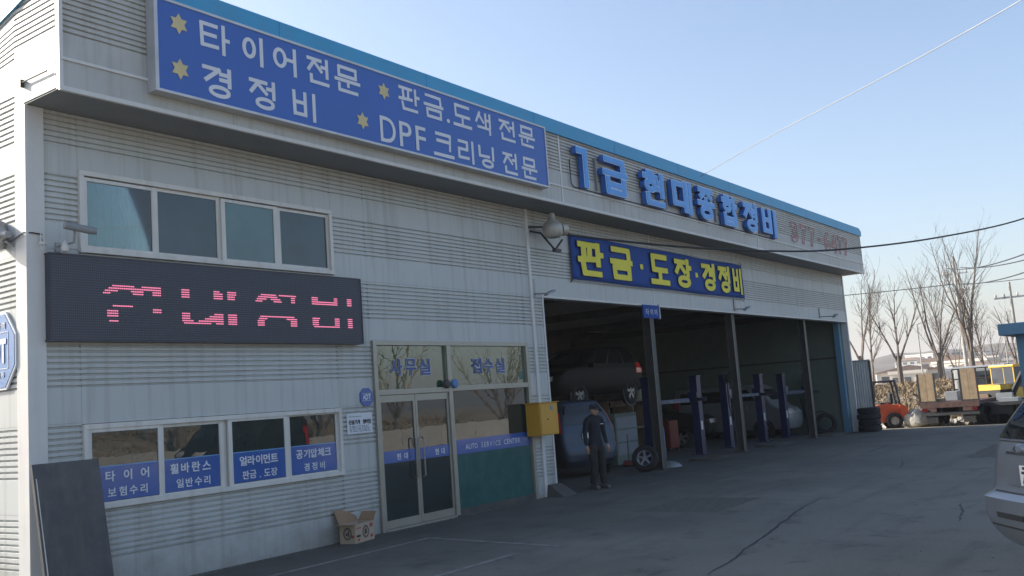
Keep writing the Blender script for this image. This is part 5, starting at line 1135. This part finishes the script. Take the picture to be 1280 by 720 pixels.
# excavator on a dark low loader
ex = thing('excavator', 'small yellow excavator with glazed cab standing behind the flatbed truck', 'excavator', (45.3, 7.2, gz(45)), R(-120))
MB().prism([(-1.1, 1.0), (-1.1, 1.45), (-.5, 1.62), (.55, 1.62), (.55, 1.0)], -.75, .75).build('upper_body', M_dk, ex)
MB().prism([(-1.12, 1.38), (-1.12, 1.47), (-.5, 1.64), (.6, 1.60), (.6, 1.40)], -.77, .77).build('yellow_cowl', M_yx, ex)
MB().box(-.35, .75, -.05, .75, 1.0, 1.45).build('cab_base', M_yx, ex)
cf = MB()
for x_ in (-.35, .25, .72):
    for y_ in (-.02, .73): cf.box(x_-.03, x_+.03, y_-.03, y_+.03, 1.45, 2.32)
cf.box(-.42, .80, -.1, .80, 2.32, 2.42, .03).build('cab_frame', M_yx, ex)
for q in ((-.34, .24, .745, .755), (.27, .71, .745, .755), (-.34, .24, -.055, -.045), (.27, .71, -.055, -.045)): box(q[0], q[1], q[2], q[3], 1.45, 2.3).build('pane', M_win, ex)
box(.745, .755, 0, .7, 1.45, 2.3).build('pane', M_win, ex)
for s_ in (1, -1):
    MB().prism([(-1.0, .25), (-.85, .5), (.85, .5), (1.0, .25), (.85, .02), (-.85, .02)], s_*.75-.18, s_*.75+.18).build('track', M_blk, ex)
MB().box(-.5, .5, -.6, .6, .45, .98).build('undercarriage', M_dk, ex)
MB().tube([(.8, -.35, 1.2), (1.5, -.35, 2.2), (2.3, -.35, 1.5)], [.12, .14, .1], 6).build('boom', M_dk, ex)
MB().tube([(2.3, -.35, 1.55), (2.2, -.35, .7)], [.1, .07], 6).prism([(2.0, .6), (2.4, .75), (2.5, .35), (2.2, .1)], -.6, -.1).build('dipper', M_dk, ex)
lt = thing('low_truck', 'dark low flatbed truck standing right of the rusty flatbed', 'truck', (42.3, 6.9, gz(42.5)), R(-3))
MB().box(0, 4.5, -.95, .55, .75, .88).build('bed', M_dk, lt)
MB().box(.1, 4.4, -.4, .3, .4, .75).build('chassis', M_dk, lt)
MB().box(.2, .9, -.7, .0, .88, 1.02).box(1.2, 1.5, -.3, .3, .88, 1.2).build('scrap_load', M_greyp, lt)
for x in (1.0, 3.6):
    for s_ in (.3, -.75): MB().lathe((x, s_, .38), (0, 1, 0), [(0, 0), (0, .36), (.03, .38), (.2, .38), (.23, .36), (.23, 0)], 18).build('wheel', M_blk, lt, smooth=True)
wt = thing('water_tank', 'round white tank standing behind the flatbed truck', 'tank', (49.5, 8.6, gz(49)))
MB().lathe((49.5, 8.6, gz(49)+.9), (0, 0, 1), [(0, 0), (0, .62), (.08, .7), (.9, .7), (1.05, .62), (1.2, .3), (1.22, .22), (1.32, .22), (1.34, 0)], 24).build('tank_shell', M_carW, wt, smooth=True, world=True)
MB().box(48.8, 50.2, 7.9, 9.3, gz(49)-.05, gz(49)+.9).build('tank_stand', M_dk, wt, world=True)
# bulk bags
for i, (x, y, s_, lab) in enumerate(((43.2, 10.2, .55, 'slumped white bulk bag just right of the forklift'), (43.6, 9.6, .45, 'white bulk bag leaning by the left wheel of the flatbed truck'), (44.6, 10.0, .5, 'white bulk bag behind the two other sacks'), (44.9, 11.0, .4, 'low white sack behind the forklift'))):
    mb = MB().ball((0, 0, s_*.55), s_, 14, 10, (1, 1, .75))
    mb.v = [(v[0]*(1+.35*noise.noise(Vector(v)*3+Vector((i*7, 0, 0)))), v[1]*(1+.35*noise.noise(Vector(v)*3.3)), max(0, v[2]*(1+.3*noise.noise(Vector(v)*4)))) for v in mb.v]
    o_ = mb.build('bulk_bag', M_bag, cat='sack', label=lab, group='white bulk bags in the yard', smooth=True); o_.location = (x, y, gz(x))
# soil and rubble strip (stuff)
rb = MB(); random.seed(3)
for _ in range(420):
    x = random.uniform(43.5, 50); y = random.uniform(5, 18); s_ = random.uniform(.05, .22); z = gz(x)
    rb.ball((x, y, z+s_*.2), s_, 6, 4, (1, random.uniform(.6, 1.3), random.uniform(.4, .8)))
rb.build('rubble', M_bag, kind='stuff', label='pale rubble and rubbish scattered in front of the dry bank', cat='rubble')
# dry grass on the bank
gs = MB(); random.seed(5)
for _ in range(26000):
    x = random.uniform(50.2, 60); y = random.uniform(2, 34); z = gz(x, y); h = random.uniform(.06, .24)*(1.8 if noise.noise(Vector((x*.8, y*.8, 0))) > .15 else 1); a = random.uniform(0, math.pi); w_ = random.uniform(.03, .09)
    dx, dy = math.cos(a)*w_, math.sin(a)*w_; lx, ly_ = random.uniform(-.6, .6)*h, random.uniform(-1., 1.)*h
    gs.add([(x-dx, y-dy, z-.02), (x+dx, y+dy, z-.02), (x+lx, y+ly_, z+h)], [(0, 1, 2)])
gs.build('dry_grass', M_grassD, kind='stuff', label='dry brown grass covering the low bank behind the yard', cat='grass')

# ------------------------------------------------------------------ bare trees
def tree(name, label, loc, H_, stems=1, spread=.35, seed=0, group=None, low=.25, dens=1., rt=.13):
    rnd = random.Random(seed); t = thing(name, label, 'tree', loc, 0, group)
    trunk = MB(); br = MB()
    def limb(mb, p, d, L_, r, lvl):
        n = max(3, int(L_/.5)); pts = [Vector(p)]; rs = [r]; dd = Vector(d).normalized()
        for i in range(n):
            dd = (dd+Vector((rnd.gauss(0, .07), rnd.gauss(0, .07), rnd.gauss(.045, .03)))).normalized(); pts.append(pts[-1]+dd*L_/n); rs.append(r*(1-.82*(i+1)/n))
        mb.tube(pts, rs, 5 if lvl < 2 else 3, cap=False)
        if lvl >= 3: return
        m_ = int({0: 16, 1: 9, 2: 5}[lvl]*dens*min(1.3, max(.5, L_/3)))
        for k in range(m_):
            f_ = rnd.uniform(.25 if lvl else low, .98); i = min(int(f_*n), n-1); q = pts[i].lerp(pts[i+1], f_*n-i)
            a = rnd.uniform(0, 2*math.pi); td = (pts[i+1]-pts[i]).normalized(); o1 = td.orthogonal().normalized(); o2 = td.cross(o1)
            side = o1*math.cos(a)+o2*math.sin(a); nd = (td*rnd.uniform(.75, 1.3)+side*rnd.uniform(.5, .95)+Vector((0, 0, .25))).normalized()
            limb(br, q, nd, L_*rnd.uniform(.28, .5)*(1.15-f_*.55), max(r*(1-.8*f_)*.5, .008), lvl+1)
    if stems == 1: limb(trunk, (0, 0, -.3), (0, 0, 1), H_, rt, 0)
    else:
        limb_h = H_*low*.8; trunk.tube([(0, 0, -.3), (0, 0, limb_h*.6), (.03, 0, limb_h)], [rt*1.3, rt*1.1, rt], 8, cap=False)
        for s_ in range(stems):
            a = 2*math.pi*s_/stems+rnd.uniform(-.3, .3); limb(trunk, (0, 0, limb_h*.7), (math.cos(a)*spread, math.sin(a)*spread, 1), (H_-limb_h)*rnd.uniform(.8, 1.02), rt*.55, 1)
            if s_ == 0: pass
    trunk.build('trunk', M_bark, t, smooth=True); br.build('branches', M_bark, t)
    return t
GT = 'bare winter trees along the dry bank'
tree('bare_tree', 'bare tree right behind the far corner of the shop, partly hidden by it', (57.8, 16.4, gz(57.8)), 7.6, 3, .30, 11, GT, .3)
tree('bare_tree', 'bare tree with wide forked branches directly above the forklift', (58.2, 14.4, gz(58)), 6.9, 4, .42, 23, GT, .3)
tree('bare_tree', 'bare tree with a round crown left of the upright ramps', (58.8, 12.35, gz(58)), 7.3, 4, .34, 5, GT, .28)
tree('bare_tree', 'tallest bare tree with several upright stems behind the flatbed truck', (57.0, 10.3, gz(57)), 8.8, 7, .15, 33, GT, .25, .9, .13)
tree('bare_tree', 'thin bare tree behind the yellow excavator', (63.0, 9.0, gz(63)), 5.2, 3, .35, 42, GT, .3)
tree('bare_tree', 'slender pale bare tree just left of the tallest tree', (66.0, 13.6, gz(66)), 7.0, 1, .3, 51, GT, .2, 1.2, .09)
tree('bare_tree', 'slender pale bare tree between the tallest tree and the booth', (68.0, 11.6, gz(68)), 6.4, 1, .3, 52, GT, .2, 1.2, .09)
tree('bare_tree', 'slender pale bare tree left of the forklift guard', (67.0, 18.4, gz(67)), 7.4, 1, .3, 53, GT, .2, 1.2, .09)
tree('bare_tree', 'small bushy bare tree between the two ramps', (64.0, 12.5, gz(64)), 4.4, 4, .5, 54, GT, .2, 1., .07)
tree('bare_tree', 'small bushy bare tree above the right ramp', (66.0, 10.6, gz(66)), 4.2, 4, .5, 55, GT, .2, 1., .07)
# trees on the opposite side of the street (mirrored in the panes)
GO = 'bare trees across the street, mirrored in the glass'
for i, (x, y, h) in enumerate(((20, -14.5, 8), (26, -16, 9), (33, -14.5, 8), (40, -16, 9), (48, -14.5, 8))):
    tree('street_tree', ('first', 'second', 'third', 'fourth', 'fifth')[i]+' bare tree from the left across the street, seen only mirrored in the glass', (x, y, gz(x, y)), h, 5, .6, 60+i, GO, .22, 1.2, .2)

# ------------------------------------------------------------------ far background
def far_house(x, y, w_, d_, h, m, roof=True, lab='', rows=2, cols=4, rz=0., kind='house'):
    z = gz(x, y)+max(0, 0); t = thing('far_building', lab, 'building', (x, y, ZF(x, y)), rz, 'pale buildings of the far town')
    MB().box(-d_/2, d_/2, -w_/2, w_/2, -3, h).build('wall', m, t)
    if roof: MB().prism([(-w_/2-.4, h), (w_/2+.4, h), (0, h+w_*.10)], -d_/2-.4, d_/2+.4, 'x').build('roof', M_roofc, t)
    else: MB().box(-d_/2-.2, d_/2+.2, -w_/2-.2, w_/2+.2, h, h+.5).build('roof', m, t)
    for r_ in range(rows):
        for c in range(cols):
            yy = -w_/2+w_*(c+.5)/cols; zz = h*(r_+.5)/rows
            MB().box(-d_/2-.06, -d_/2, yy-w_/cols*.28, yy+w_/cols*.28, zz-h/rows*.22, zz+h/rows*.22).build('window', M_win, t)
    return t
def ridge(x, y, lvl):
    n = noise.noise(Vector((y*.004+lvl*5, x*.001, lvl)))+.5*noise.noise(Vector((y*.012, lvl*3, 1)))+.25*noise.noise(Vector((y*.05, x*.02, 2)))
    return n
def ZF(x, y):   # rising land of the far town
    base = gz(200)
    return base+max(0, (x-260))*.022*(1+.3*ridge(x, y, 3))
hm = MB(); xs2 = grid_axis([(240, 700, 23)]); ys2 = grid_axis([(-150, 520, 22)]); n2 = len(ys2)
hm.v = [(x, y, ZF(x, y)-.3) for x in xs2 for y in ys2]; hm.f = [(i*n2+j, (i+1)*n2+j, (i+1)*n2+j+1, i*n2+j+1) for i in range(len(xs2)-1) for j in range(n2-1)]
hm.build('town_slope', M_hill, kind='structure', smooth=True)
for li, (x0, base, amp, y0, y1) in enumerate(((760, 15, 9, -200, 700), (1300, 22, 24, -400, 1300))):
    h_ = MB(); ys3 = np.linspace(y0, y1, 140); prof = [(-160, -.6), (-90, .45), (-30, .9), (0, 1.0), (80, .8), (200, 0)]
    for y in ys3:
        top = base+amp*ridge(x0, y, li); top = max(top, 5)
        for dx, k in prof: h_.v.append((x0+dx*(1+li), y, (top*k)+1.5*noise.noise(Vector((y*.03, dx*.03, li)))))
    m3 = len(prof); h_.f = [(i*m3+j, (i+1)*m3+j, (i+1)*m3+j+1, i*m3+j+1) for i in range(len(ys3)-1) for j in range(m3-1)]
    h_.build('hill', M_hill, kind='structure', smooth=True)
random.seed(12)
spots = []
names = ['low white warehouse', 'pale long workshop', 'cream house', 'white gabled house', 'grey flat-roofed block', 'small pale cottage', 'white apartment block', 'cream barn']
for i in range(30):
    az = R(random.uniform(76.5, 83.2)); d = random.choice([170, 200, 240, 280, 300, 360, 430, 520, 600])*random.uniform(.92, 1.08)
    if i < 9: az = R(76.6+i*.78); d = 150+random.uniform(0, 60)
    x, y = d*math.sin(az), d*math.cos(az)
    w_ = random.uniform(5, 10) if d < 215 else random.uniform(7, 15); h = random.uniform(1.8, 2.6) if d < 215 else random.uniform(2.4, 4.5)*(1 if d < 400 else 1.5)
    if i < 9: h = random.uniform(1.5, 2.4)
    px = round(az*180/math.pi, 1)
    random.choice(names); lab = '%s %s in far town, %s' % (('nearest', 'second nearest', 'third nearest', 'farthest')[i//8], names[i % 8], 'near the bank' if d < 215 else ('half way up' if d < 400 else 'high below the hills'))
    zf = far_house(x, y, w_, 6, h, random.choice([M_townW, M_townW, M_townG, M_carW]), random.random() < .55, lab, 1 if d < 215 else 2, 3 if d < 215 else 4, random.uniform(-.3, .3))
    zf.location.z = (gz(x, y) if x < 250 else ZF(x, y))
    zf['label'] = lab+', %s side' % ('left' if px < 78.7 else 'middle' if px < 81 else 'right')
# utility poles
def pole(x, y, h, lab, arms=((.5, 1.6), (1.3, 1.6)), r=.15, rz=0.):
    t = thing('utility_pole', lab, 'utility pole', (x, y, gz(x, y)), rz, 'concrete utility poles')
    MB().tube([(0, 0, -.2), (0, 0, h)], [r, r*.6], 10).build('shaft', M_pole, t, smooth=True)
    for dz, w_ in arms:
        c = MB().box(-.05, .05, -w_/2, w_/2, h-dz, h-dz+.1).build('crossarm', M_greyp, t)
        for k in (-.9, -.4, .4, .9): MB().lathe((0, k*w_/2, h-dz+.1), (0, 0, 1), [(0, .04), (.05, .07), (.1, .05), (.16, .06), (.2, 0)], 8).build('insulator', M_townW, c, smooth=True)
    return t
pole(78.5, 14.6, 9.6, 'distant utility pole with two crossarms standing in the tallest bare tree', ((1.4, 1.9), (2.7, 1.9)), rz=R(80-90))
pole(59.6, 8.35, 5.2, 'shorter utility pole with one crossarm above the light blue booth', ((.9, 1.7),), .11)
pole(33.2, 1.9, 7.4, 'near concrete utility pole beyond the right edge carrying the cables', ((.3, 1.8), (1.9, 1.4)), .17)
for (x, y, h, lab) in ((95, 21.5, 6, 'thin far street lamp left of the tallest tree'), (110, 16.5, 6, 'thin far street lamp right of the tallest tree')):
    t = thing('street_lamp', lab, 'street lamp', (x, y, gz(x, y)), 0, 'thin far street lamps')
    MB().tube([(0, 0, 0), (0, 0, h), (0, -1.0, h+.3)], .07, 6).build('post', M_pole, t); MB().box(-.12, .12, -1.5, -1.0, h+.25, h+.36).build('lamp_head', M_townW, t)
def cable(pts, r, name, lab, m=M_cable, sag=0, n=24):
    P = [Vector(p) for p in pts]; out = []
    if len(P) == 2:
        for i in range(n+1):
            t_ = i/n; q = P[0].lerp(P[1], t_); q.z -= sag*4*t_*(1-t_); out.append(q)
    else:
        for i in range(len(P)-1):
            p0, p1, p2, p3 = P[max(i-1, 0)], P[i], P[i+1], P[min(i+2, len(P)-1)]
            for k in range(8):
                t_ = k/8; out.append(.5*((2*p1)+(p2-p0)*t_+(2*p0-5*p1+4*p2-p3)*t_**2+(3*p1-p0-3*p2+p3)*t_**3))
        out.append(P[-1])
    return tag(MB().tube(out, r, 6).build(name, m, smooth=True), lab, 'cable')
cable([(16.08, D-.5, 5.14), (16.85, 9.82, 5.08), (18.88, 8.92, 4.95), (21.29, 7.86, 4.90), (23.52, 6.87, 4.98), (26.95, 5.35, 5.36), (30.7, 3.69, 6.03), (33.2, 2.2, 7.0)], .022, 'overhead_cable', 'thick black cable sagging from the round wall lamp to the right edge')
cable([(21.8, FY-.25, 7.09), (19.24, 6.83, 7.00), (16.56, 3.85, 6.84), (14.33, 1.36, 6.78), (12.0, -1.2, 6.85)], .009, 'thin_wire', 'thin pale wire running from the blue letters up to the top right corner', M_wire)
for k, (dy, dz) in enumerate(((-.8, 0), (.8, .05), (0, -1.2))):
    cable([(78.5, 14.6+dy*.6, 8.2+1.35+dz), (33.2, 1.9+dy*.8, 5.75+dz*.3)], .03, 'power_line', ('upper left power line', 'upper right power line', 'lower power line')[k]+' between the distant pole and the near pole', sag=.45)
cable([(78.5, 14.6, 8.35), (70, 40, 9.0)], .03, 'power_line', 'distant power line running left from the far pole behind the shop', sag=.3)
cable([(78.5, 14.2, 8.3), (64, 3.0, 7.4)], .025, 'power_line', 'distant power line running right from the far pole', sag=.3)
cable([(31.0, 3.3, 6.6), (32.0, 2.75, 5.3), (32.9, 2.2, 3.6)], .035, 'drop_cable', 'thick cable bundle dropping behind the light blue booth')
cable([(30.6, 3.55, 6.5), (31.6, 2.95, 5.0), (32.8, 2.2, 3.2)], .02, 'drop_cable', 'thin cable bundle left of the thick one dropping behind the light blue booth')

# light blue booth at the right
bt = thing('booth', 'light blue painted booth with an overhanging flat roof behind the minivan', 'booth', (31.2, 2.5, gz(30)))
box(29.7, 33.2, .6, 4.18, -.3, 2.70, .01).build('wall', M_ltb, bt, world=True)
box(29.35, 33.6, .3, 4.55, 2.70, 3.02, .02).build('roof', M_ltb, bt, world=True)
box(29.66, 29.70, 1.3, 2.2, -.2, 2.0).build('door', M_greyp, bt, world=True)
box(29.66, 29.70, 2.8, 3.7, 1.0, 2.0).build('window', M_win, bt, world=True)

# parked vehicles and a low wall across the street: seen mirrored in the panes
van2 = car('parked_van', 'dark van parked across the street, seen only mirrored in the entrance panes', (24.0, -6.2, 0), R(180), M_carD, VAN, ZS4, cat='van')
car2 = car('parked_car', 'dark estate car parked across the street, seen only mirrored in the lower windows', (12.8, -5.4, 0), R(175), M_carD, SUV, ZS3, wr=.35)
rw = thing('retaining_wall', 'low grey concrete wall across the street below the dry bank', 'wall', (28, -12, 0))
for i in range(16):
    x = 6+i*3.0; box(x+.01, x+2.99, -12.15, -11.95, -.1, .95, .01).build('wall_panel', M_pole, rw, world=True)
bs = MB(); random.seed(9)
for _ in range(7000):
    x = random.uniform(5, 50); y = random.uniform(-24, -12.6); z = gz(x, y); h = random.uniform(.08, .35); a = random.uniform(0, math.pi); dx, dy = math.cos(a)*.05, math.sin(a)*.05
    bs.add([(x-dx, y-dy, z-.02), (x+dx, y+dy, z-.02), (x+random.uniform(-.3, .3)*h, y+random.uniform(-.3, .3)*h, z+h)], [(0, 1, 2)])
bs.build('dry_grass', M_grassD, kind='stuff', label='dry grass on the bank across the street, mirrored in the glass', cat='grass')

# ------------------------------------------------------------------ air
if HAZE:
    hz = bpy.data.materials.new('haze'); hz.use_nodes = True; hn = hz.node_tree; hn.nodes.remove(hn.nodes['Principled BSDF'])
    pv = hn.nodes.new('ShaderNodeVolumePrincipled'); pv.inputs['Color'].default_value = (1, .95, .92, 1); pv.inputs['Density'].default_value = HAZE; pv.inputs['Anisotropy'].default_value = .3
    hn.links.new(pv.outputs[0], hn.nodes['Material Output'].inputs['Volume'])
    hb = box(-1600, 3100, -1600, 1600, -8, 75).build('haze', hz, kind='stuff')

# small stones and litter on the paving
st2 = MB(); st = MB(); random.seed(77)
for _ in range(520):
    x = random.uniform(7, 34); y = random.uniform(.5, 10.2); q = random.uniform(.003, .010)*(1 if random.random() < .95 else 1.8)
    st.ball((x, y, gz(x)+q*.4), q, 5, 3, (1.3, 1, .7))
st.build('gravel', mat('grit', (.17, .165, .15), .9), kind='stuff', label='small stones and grit scattered over the asphalt', cat='grit')
for _ in range(500):
    x = random.uniform(5.6, 15.2); y = 10.58-abs(random.gauss(0, .09)); q = random.uniform(.004, .014)
    st2.ball((x, y, gz(x)+q*.3), q, 5, 3, (1.4, 1, .6))
st2.build('gravel', mat('grit', (.17, .165, .15), .9), kind='stuff', label='dirt and small stones gathered along the foot of the wall', cat='grit')
for (x0, y0, x1, y1) in ((13.5, 6.2, 15.3, 7.6), (22, 3.2, 25.5, 4.4), (17.5, 8.2, 18.9, 8.9)):
    P = []; n_ = 12
    for i in range(n_+1): x = x0+(x1-x0)*i/n_; P.append((x, y1+random.uniform(-.03, .03), x, y0+random.uniform(-.03, .03)))
    sheet('asphalt_patch', P, .0025, M_patch)
